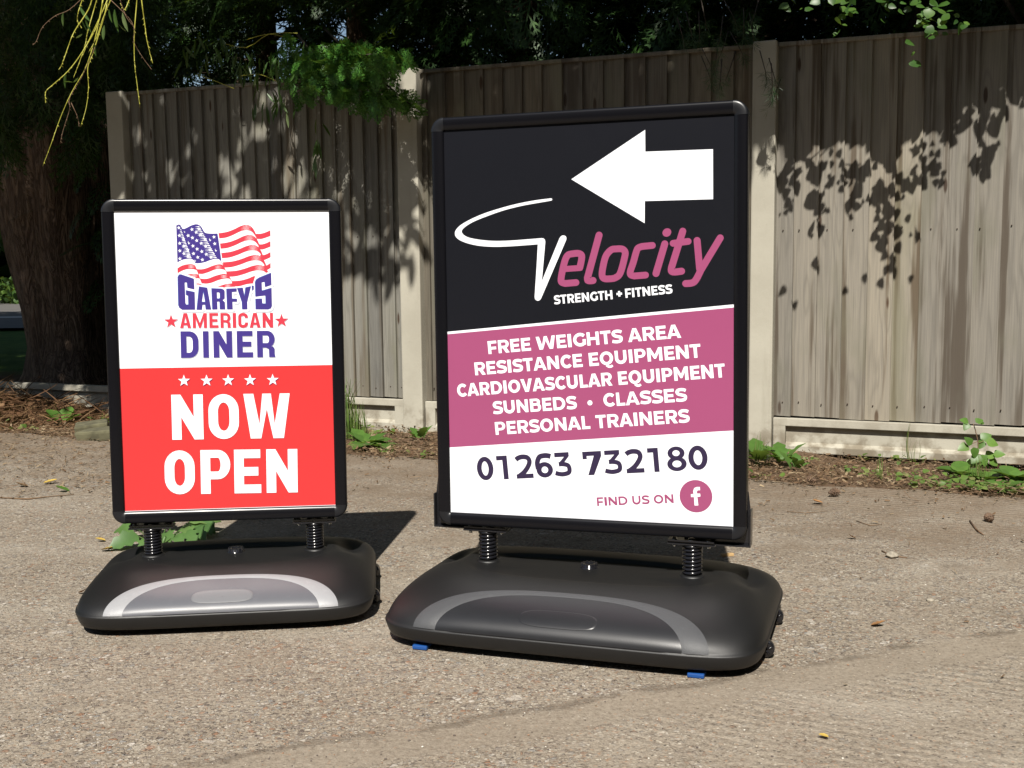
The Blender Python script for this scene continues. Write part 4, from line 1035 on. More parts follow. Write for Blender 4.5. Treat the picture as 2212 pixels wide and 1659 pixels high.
# ------------------------------------------------------------------ cypress trees behind the fence
def sky_gap(px, py):
    """small irregular gaps in the hedge of trees where the sky shows"""
    g = np.zeros(len(px), bool)
    for (cx, cy, rx, ry) in ((603, 62, 14, 30), (612, 120, 12, 32), (430, 185, 16, 9), (560, 188, 20, 10), (398, 165, 8, 10), (745, 60, 22, 22), (585, 95, 12, 10), (1040, 142, 16, 8), (540, 168, 10, 8), (640, 150, 8, 14)):
        g |= ((px-cx)/rx)**2+((py-cy)/ry)**2 < 2.4
    return g
def gap3(Pw, X, L):
    Xn_ = X/np.linalg.norm(X, axis=1, keepdims=True); g = np.zeros(len(Pw), bool)
    for f in (0, .35, .7, 1.0):
        px, py, _ = to_px(Pw+Xn_*(L*f)[:, None]); g |= sky_gap(px, py)
    return g
def cypress(s0, q0, h, rad, n_in, label, front=True):
    base = fw(s0, q0, -.06); root = empty('cypress_tree', base, 0, label=label, cat='tree', group='cypress trees behind the fence')
    mb = MB(); mb.tube([(0, 0, 0), (.03, .02, h*.35), (0, .03, h*.7), (.02, 0, h)], [.13, .10, .06, .02], 10)
    for k in range(34):
        z = rnd.uniform(.9, h*.8); an = rnd.uniform(0, 2*math.pi); L = rad*rnd.uniform(.5, .95)*(1-.5*z/h)
        mb.tube([(0, 0, z), (L*.5*math.cos(an), L*.5*math.sin(an), z+.12), (L*math.cos(an), L*math.sin(an), z-.1)], [.022, .013, .004], 5)
    mb.build('trunk', M['bark'], root)
    n = n_in; z = rng.uniform(.7, h, n)**1.0; az = rng.uniform(0, 2*np.pi, n)
    rr = rad*(1-.75*(z/h)**1.6)*np.sqrt(rng.uniform(.12, 1, n))*(1+.18*np.sin(az*3+s0*5)+.15*np.sin(z*4+az*2))
    Pl = np.stack([rr*np.cos(az), rr*np.sin(az), z], 1)
    Pw = Pl+np.array(base)
    px, py, f = to_px(Pw)
    q = (Pw-F0n)@FNn
    keep = ((q > .45) | (Pw[:, 2] > 2.08))
    Pl = Pl[keep]; az = az[keep]; k = len(Pl)
    X = np.stack([np.cos(az)+rng.normal(0, .3, k), np.sin(az)+rng.normal(0, .3, k), rng.uniform(-.9, .15, k)], 1)
    Yd = np.stack([-np.sin(az), np.cos(az), rng.normal(0, .35, k)], 1)
    L = rng.uniform(.20, .36, k); keep = ~gap3(Pl+np.array(base), X, L)
    crown_mesh('crown', SP_MID, Pl[keep], X[keep], Yd[keep], L[keep], M['conifer'], root)
    return root
cypress(-4.6, 2.6, 6.5, 1.5, 2600, 'dark cypress at the left, partly behind the willow trunk')
cypress(-3.1, 1.5, 6.8, 1.25, 3000, 'dark cypress standing behind the grey fence panel')
cyp = cypress(-1.75, 1.2, 6.8, 1.25, 3300, 'dark cypress with a bright green bough hanging over the fence')
cypress(-.35, 1.25, 6.6, 1.25, 3300, 'dark cypress behind the top of the larger sign')
cypress(1.15, 1.3, 6.4, 1.3, 3000, 'dark cypress behind the concrete post right of the larger sign')
cypress(2.7, 1.4, 6.2, 1.3, 2200, 'dark cypress behind the right end of the fence')
# deep row behind closes the view
n = 15000; s_ = rng.uniform(-9, 6, n); q_ = rng.uniform(2.2, 4.4, n); z_ = rng.uniform(.0, 5.5, n)
Pw = fwa(s_, q_, z_); px, py, f = to_px(Pw); keep = (px > 245)
Pw = Pw[keep]; k = len(Pw)
az = rng.uniform(0, 2*np.pi, k)
X = np.stack([np.cos(az), np.sin(az), rng.uniform(-.9, .1, k)], 1); L = rng.uniform(.38, .6, k); keep = ~gap3(Pw, X, L); Pw, X, L = Pw[keep], X[keep], L[keep]
V, F = scatter(SP_LO[0], SP_LO[1], Pw, X, rdir(len(Pw)), L)
tag(fast_mesh('conifer_thicket', V, F, M['conifer']), kind='stuff')
# bough over the fence
bro = empty('bough', (0, 0, 0)); bro.parent = cyp; bro.matrix_parent_inverse = cyp.matrix_world.inverted()
base_c = Vector(cyp.location)
Pp = []; X = []
for (cx, cy, rx, ry, m_, q0, q1) in ((845, 130, 42, 20, 26, -.55, -.25), (800, 150, 45, 26, 34, -.5, -.15), (720, 170, 55, 40, 60, -.45, -.1), (800, 205, 70, 30, 60, -.4, -.08), (690, 130, 45, 30, 40, -.35, 0), (870, 215, 30, 18, 14, -.3, -.1), (890, 240, 16, 12, 6, -.25, -.1), (655, 175, 30, 50, 34, -.4, -.08), (760, 120, 60, 30, 40, -.3, 0.), (620, 120, 24, 40, 20, -.3, 0)):
    for i in range(int(m_*1.9)):
        a = rnd.uniform(0, 2*math.pi); r = math.sqrt(rnd.random()); q = rnd.uniform(q0, q1)
        s1, z1 = on_fence(cx+rx*r*math.cos(a), cy+ry*r*math.sin(a), q)
        p = fw(s1, q, z1); Pp.append(p-base_c)
        d = FX*rnd.uniform(-.4, 1.0)-FN*rnd.uniform(.1, .8)+Vector((0, 0, rnd.uniform(-1.0, -.15))); X.append(d)
Pp = np.array(Pp); X = np.array(X); k = len(Pp)
Yd = np.array(FX)[None]*np.ones((k, 1))*-X[:, 2:3]+np.cross(X, [0, 0, 1])*.9+rng.normal(0, .2, (k, 3))
o = crown_mesh('foliage', SP_HI, Pp-X/np.linalg.norm(X, axis=1, keepdims=True)*.04, X, Yd, rng.uniform(.065, .125, k), M['conifer_fresh'], cyp)
bpy.data.objects.remove(bro)
for (pts) in (((700, 60, .5), (760, 120, -.1), (850, 115, -.35)), ((640, 70, .4), (700, 150, -.15), (760, 200, -.3)), ((740, 90, .3), (820, 170, -.2), (885, 225, -.25))):
    mb = MB(); mb.tube([fw(*((lambda t: (t[0], q, t[1]))(on_fence(x, y, q))))-base_c for x, y, q in pts], [.010, .006, .003], 5)
    mb.build('branch', M['branch'], cyp)

# ------------------------------------------------------------------ willow: trunk at the left, crown spreading overhead
wb = Vector((-3.38, 9.0, -.05))
wil = empty('willow_tree', wb, 0, label='large willow with fissured brown trunk left of the fence', cat='tree')
mb = MB(); pts = []; NSg = 40; lv = [(0, .42), (.10, .36), (.3, .315), (.6, .33), (1.0, .385), (1.5, .42), (2.0, .44), (2.6, .44), (3.2, .42), (4.2, .34), (5.2, .26)]
vs_ = []; fs = []
for i, (z, r) in enumerate(lv):
    for k in range(NSg):
        a = 2*math.pi*k/NSg; rr = r*(1+.06*math.sin(a*5+z*.8)+.035*math.sin(a*11-z*1.7)+(.10*math.sin(a*4+1) if z < .2 else 0))
        vs_.append((rr*math.cos(a)-.04*z, rr*math.sin(a), z))
for i in range(len(lv)-1):
    for k in range(NSg): fs.append((i*NSg+k, i*NSg+(k+1) % NSg, (i+1)*NSg+(k+1) % NSg, (i+1)*NSg+k))
mb.add(vs_, fs, 0, True); mb.build('trunk', M['bark'], wil)
mb = MB()
for tgt in ((-1.5, -1.6, 4.9), (.9, -1.8, 5.3), (2.0, -1.2, 5.6), (-2.5, -1.5, 5.2)):
    mb.tube([(-.45, 0, 4.2), (tgt[0]*.4-.2, tgt[1]*.4, 5.0), (tgt[0], tgt[1], tgt[2]+.2)], [.17, .09, .03], 8)
mb.build('limb', M['bark'], wil)
# overhead leaves: each is laid along the sun ray of the place it shades
def shade_prob(s_, z_):
    x0 = F0.x+s_*FX.x; y0 = F0.y+s_*FX.y
    P0 = np.stack([x0, y0, z_], 1); px, py, f = to_px(P0)
    nz = smooth_noise(s_*1.6, z_*1.6, 1.0); nf = smooth_noise(s_*6, z_*2.6, 3.0)
    p = np.zeros(len(s_))
    left = px < 250; p = np.where(left & (z_ > .03), 1.0, p); p = np.where(left & (z_ < .30) & (nf > .05), .0, p); p = np.where(left & (z_ <= .03) & (z_ > -.9), .10, p)
    # grey panel
    a = (px >= 250) & (px < 900)
    edge = 300+90*nz+ (px-560)*.0
    p = np.where(a & (py < 600), np.where(py < 250, .97, .80-.55*np.clip((py-300)/260, 0, 1)), p)
    p = np.where(a & (py > 150) & (py < 640) & (nf > .22) & (px < 700), .05, p)
    p = np.where(a & (px > 530) & (px < 650) & (py > 170) & (py < 330) & (nf > -.25), .0, p)
    p = np.where(a & (px > 280) & (px < 420) & (py < 260), 1.0, p)
    p = np.where(a & (px > 700) & (py < 560), np.where(nf > .35, .05, .8-.5*np.clip((py-330)/200, 0, 1)), p)
    p = np.where((px > 470) & (px < 700) & (py > 175) & (py < 440), np.where(nf > .1, .03, np.where(nf > -.35, .3, .9)), p)
    p = np.where((px > 330) & (px < 470) & (py > 250) & (py < 440), np.where(nf > .25, .05, .85), p)
    # brown panel
    b_ = (px >= 900) & (px < 1640)
    p = np.where(b_, np.where(py < 250, 1.0, np.where(py < 340, .6, 0)), p)
    p = np.where(b_ & (py > 110) & (py < 280) & (nf > .62), .15, p)
    c_ = px >= 1640
    p = np.where(c_, np.where(py < 120, .95, 0), p)
    p = np.where((px > 1600) & (px < 1700) & (py < 270) & (nf < .5), .8, p)
    p = np.where((z_ > 1.98) & (px > 300) & (px < 1700) & (nf > .0), .12, p)
    p = np.where(left & (z_ > 1.3) & (z_ < 3.4) & (nf > .30), .15, p)
    # bright bough and the hanging poplar sprays stay in the sun
    p = np.where((px > 640) & (px < 930) & (py > 90) & (py < 390), .12, p)
    return p
n = 100000
s_ = rng.uniform(-7.5, 4.5, n); z_ = rng.uniform(-.6, 6.2, n)
keep = rng.uniform(0, 1, n) < shade_prob(s_, z_); s_ = s_[keep]; z_ = z_[keep]
keep = rng.uniform(0, 1, len(s_)) < np.where(z_ > 3.4, .45, 1); s_ = s_[keep]; z_ = z_[keep]
t = rng.uniform(2.7, 4.6, len(s_)); t = np.maximum(t, (2.9-z_)/SUNn[2])
Pw = fwa(s_, np.zeros(len(s_)), z_)+SUNn*t[:, None]
pq = to_px(Pw); keep = (Pw[:, 2] < 7.5) & ~(sky_gap(pq[0], pq[1])) & ((pq[1] < -25) | (pq[0] < 0) | (pq[0] > 2212)); Pw = Pw[keep]; k = len(Pw)
X = np.stack([rng.normal(0, .5, k), rng.normal(0, .5, k), -np.ones(k)*rng.uniform(.1, 1, k)], 1)
print('canopy leaves', k)
V, F = scatter(WILLOW[0]*np.array([1, 2.1, 1]), WILLOW[1], Pw-np.array(wb), X, rdir(k), rng.uniform(.13, .21, k))
fast_mesh('crown', V, F, M['willow_leaf'], wil)
# dark hanging foliage in front of the trunk and the top left corner
n = 1500; px = rng.uniform(-60, 330, n); py = rng.uniform(-60, 330, n)
ok = (py < 60+260*np.clip(smooth_noise(px/60, py/300, 2)+.75, 0, 1.2)) & ~sky_gap(px, py) & ~sky_gap(px, py+40) & ~sky_gap(px, py+80) & ~((px > 236) & (py > 190))
px, py = px[ok], py[ok]; D = rng.uniform(7.4, 8.3, len(px))
Pw = np.array([at_depth(a, b_, c_) for a, b_, c_ in zip(px, py, D)]); k = len(Pw)
X = np.stack([rng.normal(0, .35, k), rng.normal(0, .35, k), -np.ones(k)], 1)
V, F = scatter(SP_LO[0], SP_LO[1], Pw-np.array(wb), X, rdir(k), rng.uniform(.14, .26, k)); fast_mesh('hanging_foliage', V, F, M['conifer'], wil)

# sunlit willow twigs hanging in from above
tw = [((870,-60),(866,0),(850,200),(850,380),(865,520),(885,680)), ((890,-60),(895,0),(915,150),(930,260),(965,400)), ((660,-40),(640,60),(600,250),(540,430),(450,590),(380,750),(320,920),(270,1050)),
      ((650,0),(620,150),(520,330),(430,450),(330,540),(290,580),(288,650)), ((590,-40),(560,60),(470,200),(430,300),(395,400),(372,440)), ((680,0),(660,100),(590,330),(555,430),(560,550),(545,680),(510,800)),
      ((720,-60),(700,0),(650,120),(610,240),(560,330)), ((630,-60),(600,40),(555,200),(540,280),(500,400),(465,490)), ((700,-50),(640,90),(560,260),(520,360)), ((540,-50),(500,60),(490,130),(520,180)), ((830,-40),(790,60),(760,20))]
tb = [((560,-50),(440,60),(350,100),(270,170),(230,260),(205,280)), ((600,300),(520,480),(440,620),(440,690),(400,820),(380,910)), ((750,-50),(760,0),(800,110),(850,180),(845,260),(900,360),(960,440)), ((700,0),(820,120),(850,190)), ((450,650),(490,740),(500,800))]
Pw = []; X = []; Sc = []
def twig_obj(pl, r0, mat):
    mb = MB(); Y = 4.75+rnd.uniform(-.35, .35)
    q = [at_depth(x*.6329/K, y*.6329/K, Y+rnd.uniform(-.015, .015)) for x, y in crom(pl, 4)]
    N_ = len(q); mb.tube([p-wb for p in q], [r0*(1-.65*i/N_) for i in range(N_)], 6)
    for i in range(2, N_-1):
        if rnd.random() < .8:   # buds
            mb.tube([q[i]-wb, q[i]-wb+Vector((rnd.uniform(-1, 1)*.008, 0, -.006))], [r0*.7, r0*.2], 5)
    mb.build('twig', mat, wil); return q
for pl in tw:
    q = twig_obj(pl, .0027, M['twig_yellow'])
for pl in tb: twig_obj(pl, .0016, M['twig_brown'])
for (x, y, dx, dy, L) in ((505,40,60,110,1),(520,130,35,90,1),(725,60,10,150,1),(775,80,25,130,1),(745,145,45,60,1),(660,160,-15,100,1),(650,200,0,60,1),(600,280,0,90,1),(420,450,-20,110,1),(400,80,-10,90,.8),(460,520,-60,-10,.5),(465,520,30,-25,.5),(800,10,20,40,1),(690,60,10,90,.9),(820,0,-30,70,.8),(440,0,40,-10,1),(480,240,40,-20,.6),(540,110,30,110,.9)):
    p = at_depth(x*.6329/K, y*.6329/K, 4.7); p2 = at_depth((x+dx)*.6329/K, (y+dy)*.6329/K, 4.68); Pw.append(p-wb); X.append(p2-p); Sc.append((p2-p).length*1.0)
k = len(Pw); V, F = scatter(WILLOW[0]*np.array([1, 1.35, 1]), WILLOW[1], np.array(Pw), np.array(X), np.array([[-.3, -1, .3]])+rng.normal(0, .35, (k, 3)), np.array(Sc)); fast_mesh('leaves', V, F, M['willow_leaf'], wil)
# narrow leaves hanging over the grey panel
Pw = []; X = []
for (cx, cy, rx, ry, m_) in ((600, 215, 55, 30, 26), (450, 110, 60, 40, 26), (560, 140, 60, 30, 40), (640, 130, 20, 40, 20), (690, 300, 10, 60, 8)):
    for i in range(m_):
        q = rnd.uniform(-.35, -.05); s1, z1 = on_fence(cx+rnd.uniform(-rx, rx), cy+rnd.uniform(-ry, ry), q); Pw.append(fw(s1, q, z1)-wb); X.append(Vector((rnd.gauss(0, .4), rnd.gauss(0, .3), -1)))
k = len(Pw); V, F = scatter(WILLOW[0], WILLOW[1], np.array(Pw), np.array(X), rdir(k), rng.uniform(.07, .12, k)); fast_mesh('leaves', V, F, M['willow_leaf'], wil)
mb = MB()
for pl in (((1400,270),(1560,300),(1700,215),(1880,210)), ((1560,250),(1700,215),(1820,240)), ((1240,470),(1330,500),(1480,560)), ((1520,480),(1640,470),(1760,520))):
    pts = []
    for x, y in crom(pl, 3):
        s1, z1 = on_fence(x*.6329/K, y*.6329/K, -.15); pts.append(fw(s1, -.15, z1)-wb)
    mb.tube(pts, .0022, 5)
mb.build('twig', M['twig_yellow'], wil)

# ------------------------------------------------------------------ poplar boughs over the right panel
pop = empty('poplar_tree', fw(3.9, 1.1, -.05), 0, label='broadleaved tree at the top right with glossy rounded leaves', cat='tree'); pb = Vector(pop.location)
mb = MB(); mb.tube([(0, 0, 0), (0, -.05, 1.5), (-.2, -.3, 3.2), (-.3, -.5, 5)], [.16, .13, .10, .05], 12); mb.build('trunk', M['bark'], pop)
mb = MB()
for a, b_, c_ in (((-.15, -.2, 2.9), (-1.2, -1.0, 3.1), (-2.4, -1.5, 3.0)), ((-.1, -.2, 2.8), (-.8, -1.0, 3.2), (-1.4, -1.6, 3.2))):
    mb.tube([a, b_, c_], [.035, .02, .007], 7)
x0 = at_depth(2150, -40, 5.7)-pb; x1 = at_depth(2230, 95, 5.65)-pb; mb.tube([x0+Vector((-.1, .1, .2)), x0, x1], [.013, .013, .012], 7)
mb.build('limb', M['branch'], pop)
ZS = (3000, 300, .49548)
Pw = []; Sc = []; Nn = []
def shadow_leaf(px, py, sz, t):
    s1, z1 = on_fence(px, py); p = fw(s1, 0, z1)+SUN*t; Pw.append(p-pb); Sc.append(sz)
lobes = [(80,780,90),(110,730,60),(190,700,50),(150,850,30),(230,830,80),(290,600,70),(330,680,90),(300,760,80),(370,640,70),(380,760,80),(350,850,80),(270,860,70),(380,900,70),(290,940,80),(310,1030,60),(290,1100,40),(330,1080,45),
 (470,700,60),(500,800,90),(540,850,80),(580,720,70),(560,780,70),(440,650,60),(660,850,60),(630,880,50),(655,620,40),(720,640,50),(660,710,45),(740,720,50),(740,930,50),(760,840,70),(770,760,60),(840,760,100),(860,850,110),(900,800,90),(950,750,80),(870,930,100),(830,980,80),(800,1040,70),(790,1100,60),(820,1130,40),(870,1050,60),(960,1000,50),
 (500,1020,110),(560,980,70),(570,1060,70),(600,1080,60),(500,1230,65),(490,1290,60),(570,1240,70),(1040,900,90),(1060,960,80),(1020,1010,60),(1090,1010,60),(1040,1070,50),(1110,1080,75),(1030,1140,50),(1110,1130,60),(1060,1190,45),(1110,1240,80),(1010,1285,65),(1065,1370,85),(1000,960,60),
 (1140,930,70),(1190,960,60),(1150,740,90),(1170,640,50),(1210,820,70),(1260,880,80),(1310,900,90),(1330,850,50),(1310,610,60),(1340,620,60),(1330,500,70),(1400,560,60),(1400,680,70),(1420,780,100),(1400,850,90),(1480,720,70),(1500,770,70),(1320,780,50),(1480,540,40),(1470,620,40),(1520,630,45),(1500,860,50),(1540,880,50),(1560,800,40),(1200,500,60),(1190,440,70),
 (1580,500,80),(1640,510,80),(1620,440,70),(1700,420,70),(1740,350,90),(1700,310,60),(1770,220,60),(1790,300,50),(1760,390,60),(1850,440,100),(1890,350,90),(1880,520,90),(1900,600,90),(1920,680,100),(1910,770,90),(1890,810,60),(1820,740,90),(1810,700,80),(1960,600,60),(1980,440,90),(2000,380,80),(2060,290,90),(2010,210,90),(1990,150,70),(2050,100,80),(2040,60,70),(2130,90,110),(2150,170,80),(2190,60,80),(2200,230,50),(1850,150,90),(1870,230,90),(1900,280,80)]
extra = [(x+rnd.uniform(-55, 55), y+rnd.uniform(-70, 30), d*.55) for (x, y, d) in lobes if rnd.random() < .8]
for (x, y, d) in lobes+extra:
    shadow_leaf((ZS[0]+ZS[2]*x)/K, (ZS[1]+ZS[2]*y)/K, d*ZS[2]/K*5.55/FPX*1.13, rnd.uniform(.97, 1.15))
# solid shade above the fringe
edge = [(3110, 545), (3200, 600), (3300, 560), (3420, 560), (3480, 570), (3560, 690), (3600, 540), (3700, 500), (3800, 490), (3850, 400), (3900, 380), (3960, 420), (3990, 330), (4040, 320), (4180, 400), (4500, 500)]
ex_ = np.array([e[0] for e in edge])/K; ey_ = np.array([e[1] for e in edge])/K
m_ = 0
while m_ < 5200:
    x = rnd.uniform(1690, 2300); y = rnd.uniform(-120, 330)
    if y > np.interp(x, ex_, ey_)-5+rnd.uniform(-12, 8): continue
    # soft openings
    if any(((x-a)/rx)**2+((y-b_)/ry)**2 < 1 for a, b_, rx, ry in ((1738, 75, 14, 22), (1775, 135, 18, 16), (1765, 225, 10, 26), (2068, 62, 18, 10), (2110, 160, 18, 14), (2090, 120, 14, 10), (1835, 228, 9, 20))) and rnd.random() < .97: continue
    tlo = 1.0 if y > 120 else (.75 if y > 0 else .5)
    s1, z1 = on_fence(x, y); p = fw(s1, 0, z1)+SUN*rnd.uniform(max(tlo, .9), 2.2)
    Pw.append(p-pb); Sc.append(rnd.uniform(.055, .085)); m_ += 1
# leaves seen against the dark at the top edge
for (x, y, d) in ((690,40,70),(760,15,60),(890,10,60),(720,60,50),(1110,80,65),(1130,60,50),(1080,15,50),(1330,20,50),(1380,40,45),(1480,60,50),(1350,60,40),(1640,20,60),(1700,30,70),(1660,60,55),(1600,80,50),(1700,80,60),(1750,70,45),(1790,100,40),(1720,110,60),(1590,130,55),(1640,130,50),(1690,140,60),(1600,170,50),(1580,150,40),(1700,170,60),(1620,190,60),(1650,210,50),(1600,215,50),(1630,240,50),(1710,215,40),(1810,180,70),(1830,170,50),(1850,150,40),(1780,140,30),(1560,40,50),(1520,20,50),(1450,20,40),(1000,10,50)):
    p = at_depth((2696+.6329*x)/K, (.6329*y)/K, 4.85+rnd.uniform(-.2, .2) if x > 780 else 5.3); Pw.append(p-pb); Sc.append(d*.6329/K*4.85/FPX*1.08)
k = len(Pw); X = np.stack([rng.normal(.2, .6, k), rng.normal(-.3, .4, k), -np.ones(k)*rng.uniform(.5, 1.2, k)], 1)
Yd = np.cross(X, SUNn[None]+rng.normal(0, .28, (k, 3)))
Pw = np.array(Pw); Sc = np.array(Sc); Pw = Pw-X/np.linalg.norm(X, axis=1, keepdims=True)*Sc[:, None]*.5
V, F = scatter(OVAL[0], OVAL[1], Pw, X, Yd, Sc); fast_mesh('crown', V, F, M['broad_leaf'], pop)
mb = MB()
for pl in (((690,520),(600,600),(480,680)), ((1800,120),(1700,200),(1620,250)), ((770,690),(860,710),(900,715))):
    pts = []
    for x, y in crom(pl, 3):
        s1, z1 = on_fence((ZS[0]+ZS[2]*x)/K, (ZS[1]+ZS[2]*y)/K); pts.append(fw(s1, 0, z1)+SUN*1.1-pb)
    mb.tube(pts, .0028, 5)
mb.build('twig', M['twig_brown'], pop)

# ------------------------------------------------------------------ pine sprays over the brown panel
pin = empty('pine_tree', fw(.55, .9, -.05), 0, label='pine with needle tufts hanging over the top of the middle fence post', cat='tree'); qb = Vector(pin.location)
mb = MB(); mb.tube([(0, 0, 0), (.1, 0, 2), (0, -.1, 4)], [.09, .07, .04], 10); mb.build('trunk', M['bark'], pin)
mb = MB(); Pn = []; Xn = []; Ln = []
for (x, y, m_) in ((160,230,60),(110,210,40),(290,245,60),(440,205,60),(500,230,40),(430,340,60),(260,400,40),(230,500,40),(290,530,40),(340,470,30),(620,560,50),(580,470,40),(640,520,30),(200,150,40),(380,120,40),(60,260,30),(240,440,40),(500,120,40),(300,330,30),(620,640,16)):
    q = rnd.uniform(-.32, -.10); s1, z1 = on_fence((2696+.6329*x)/K, .6329*y/K, q); c = fw(s1, q, z1)-qb
    ax = Vector((rnd.uniform(-.5, .5), rnd.uniform(-.3, .3), -1)).normalized()
    mb.tube([c-ax*.12+Vector((0, .05, 0)), c-ax*.02, c+ax*.03], [.003, .002, .001], 4)
    for i in range(m_*2):
        f = rnd.uniform(-.02, .045); d = (Vector((rnd.gauss(0, 1), rnd.gauss(0, 1), rnd.gauss(0, 1))).normalized()+ax*.7).normalized()
        Pn.append(c+ax*f); Xn.append(d); Ln.append(rnd.uniform(.035, .06))
mb.build('branch', M['branch'], pin)
k = len(Pn); V, F = scatter(np.array([(0, -.012, 0), (.5, -.015, 0), (1, 0, -.05), (.5, .015, 0)]), np.array([(0, 1, 2, 3)]), np.array(Pn), np.array(Xn), rdir(k), np.array(Ln)); fast_mesh('needles', V, F, M['pine'], pin)

# ------------------------------------------------------------------ far hedge and bush past the willow
n = 9000; x = rng.uniform(-36, -10.5, n); y = rng.uniform(30, 34, n); z = rng.uniform(0, 9, n)*1.0
V, F = scatter(OVAL[0], OVAL[1], np.stack([x, y, z], 1), rdir(n), rdir(n), rng.uniform(.6, 1.1, n)); h = tag(fast_mesh('hedge', V, F, M['hedge']), 'tall dark hedge far off beyond the road at the left edge', 'hedge')
n = 1600; an = rng.uniform(0, 2*np.pi, n); rr = np.sqrt(rng.uniform(0, 1, n)); c = np.array(ground_at(18, 652))
Pw = c+np.stack([2.6*rr*np.cos(an), 1.2*rr*np.sin(an), 0.50*rng.uniform(0, 1, n)*(1-rr**2*.8)], 1)
V, F = scatter(OVAL[0], OVAL[1], Pw-c, rdir(n), rdir(n), rng.uniform(.08, .16, n)); b_ = fast_mesh('bush', V, F, M['hedge']); b_.location = c; tag(b_, 'small sunlit bush across the road at the left edge', 'bush')
# unseen tree added left of the view to keep the far verge dark
st = empty('added_shade_tree', (-9.5, 9.5, 0), 0, label='unseen tree added past the left edge to shade the verge', cat='tree')
mb = MB(); mb.tube([(0, 0, 0), (0, .1, 3), (.2, 0, 6)], [.35, .28, .15], 12); mb.build('trunk', M['bark'], st)
n = 5200; d = rdir(n)*np.array([5.5, 4.5, 1.8])*rng.uniform(.3, 1, n)[:, None]; d[:, 2] += 6.2; d[:, 0] += 1.0
d2 = np.stack([rng.uniform(-14, 3, 9000), rng.uniform(9, 25, 9000), rng.uniform(7.6, 10, 9000)], 1); d = np.concatenate([d, d2]); n = len(d)  # extra leaf layer above the view, added to shade road and hedge
V, F = scatter(OVAL[0], OVAL[1], d, rdir(n), rdir(n), rng.uniform(.35, .6, n)); fast_mesh('crown', V, F, M['hedge'], st)

# unseen foliage walls added behind and right of the camera to cut sky light
n = 9000; x = rng.uniform(-17, 17, n); y = rng.uniform(-12, -9.5, n); z = rng.uniform(0, 1, n)*(8.6+.8*np.sin(x*1.3))
V, F = scatter(OVAL[0], OVAL[1], np.stack([x, y, z], 1), rdir(n), rdir(n), rng.uniform(.5, .9, n)); tag(fast_mesh('sky_block_foliage', V, F, M['hedge']), kind='stuff')
n = 5500; y = rng.uniform(-10, 7, n); x = rng.uniform(7, 9, n); z = rng.uniform(0, 1, n)*(10+.9*np.sin(y*1.3))
V, F = scatter(OVAL[0], OVAL[1], np.stack([x, y, z], 1), rdir(n), rdir(n), rng.uniform(.5, .9, n)); tag(fast_mesh('sky_block_foliage', V, F, M['hedge']), kind='stuff')  # right-hand leaf wall, out of view, added to dim the sky fill

# ------------------------------------------------------------------ dry litter along the fence and under the willow
def verge_z(Pw):
    q = -((Pw-F0n)@FNn); return np.array([ground_z(a, b_) for a, b_ in Pw[:, :2]]), q
STRAW = (np.array([(0, -.02, 0), (.35, -.02, .05), (.7, -.02, .06), (1, -.01, .02), (0, .02, 0), (.35, .02, .05), (.7, .02, .06), (1, .01, .02)]), np.array([(0, 1, 5, 4), (1, 2, 6, 5), (2, 3, 7, 6)]))
def scatter_litter(name, s_, q_, lift, mat, lmin, lmax, fstraw, label=None):
    k = len(s_); Pw = fwa(s_, -q_, np.zeros(k)); Pw[:, 2] = np.where(q_ < 1.0, [ground_z(a, b_) for a, b_ in Pw[:, :2]], .002)+rng.uniform(0, 1, k)**1.5*lift+.004
    az = rng.uniform(0, 2*np.pi, k); X = np.stack([np.cos(az), np.sin(az), rng.normal(0, .22, k)], 1); up = np.stack([rng.normal(0, .45, k), rng.normal(0, .45, k), np.ones(k)], 1)
    Yd = np.cross(up, X); st = rng.uniform(0, 1, k) < fstraw
    a = scatter(STRAW[0]*np.array([1, 1, 1]), STRAW[1], Pw[st], X[st], Yd[st], rng.uniform(lmin*1.6, lmax*2.6, st.sum()))
    b_ = scatter(BIT[0], BIT[1], Pw[~st], X[~st], Yd[~st], rng.uniform(lmin, lmax, (~st).sum()))
    V, F = cat([a, b_]); return tag(fast_mesh(name, V, F, mat), kind='stuff')
n = 30000; s_ = rng.uniform(-5.2, 2.3, n); q_ = rng.uniform(.02, 1, n)**.9*1.10+.05*np.sin(s_*7)
scatter_litter('leaf_litter', s_, q_, .035, M['litter'], .007, .024, .5)
n = 2600; s_ = rng.uniform(-5.2, 2.3, n); q_ = 1.05+rng.exponential(.28, n)
scatter_litter('scattered_debris', s_, q_, .0, M['litter'], .006, .020, .6)
n = 350; s_ = rng.uniform(-5, 2.5, n); q_ = rng.uniform(1.2, 3.6, n)
scatter_litter('scattered_debris', s_, q_, .0, M['litter'], .004, .014, .7)
# brown twig heap at the left
n = 9000; ang = rng.uniform(0, 2*np.pi, n); r = np.sqrt(rng.uniform(0, 1, n)); cx = -4.95+1.25*r*np.cos(ang); cq = .55+.62*r*np.sin(ang)
Pw = fwa(cx, -cq, np.zeros(n)); Pw[:, 2] = -.04+rng.uniform(0, 1, n)*(.17*np.clip(1-r**1.6, 0, 1)+.02)
az = rng.uniform(0, 2*np.pi, n); X = np.stack([np.cos(az), np.sin(az), rng.normal(0, .3, n)], 1)
st = rng.uniform(0, 1, n) < .55
a = scatter(STRAW[0]*np.array([1, .55, 1.4]), STRAW[1], Pw[st], X[st], rdir(st.sum()), rng.uniform(.06, .26, st.sum())); b_ = scatter(BIT[0], BIT[1], Pw[~st], X[~st], rdir((~st).sum()), rng.uniform(.015, .05, (~st).sum()))
V, F = cat([a, b_]); tag(fast_mesh('twig_heap', V, F, M['litter_dark']), kind='stuff')
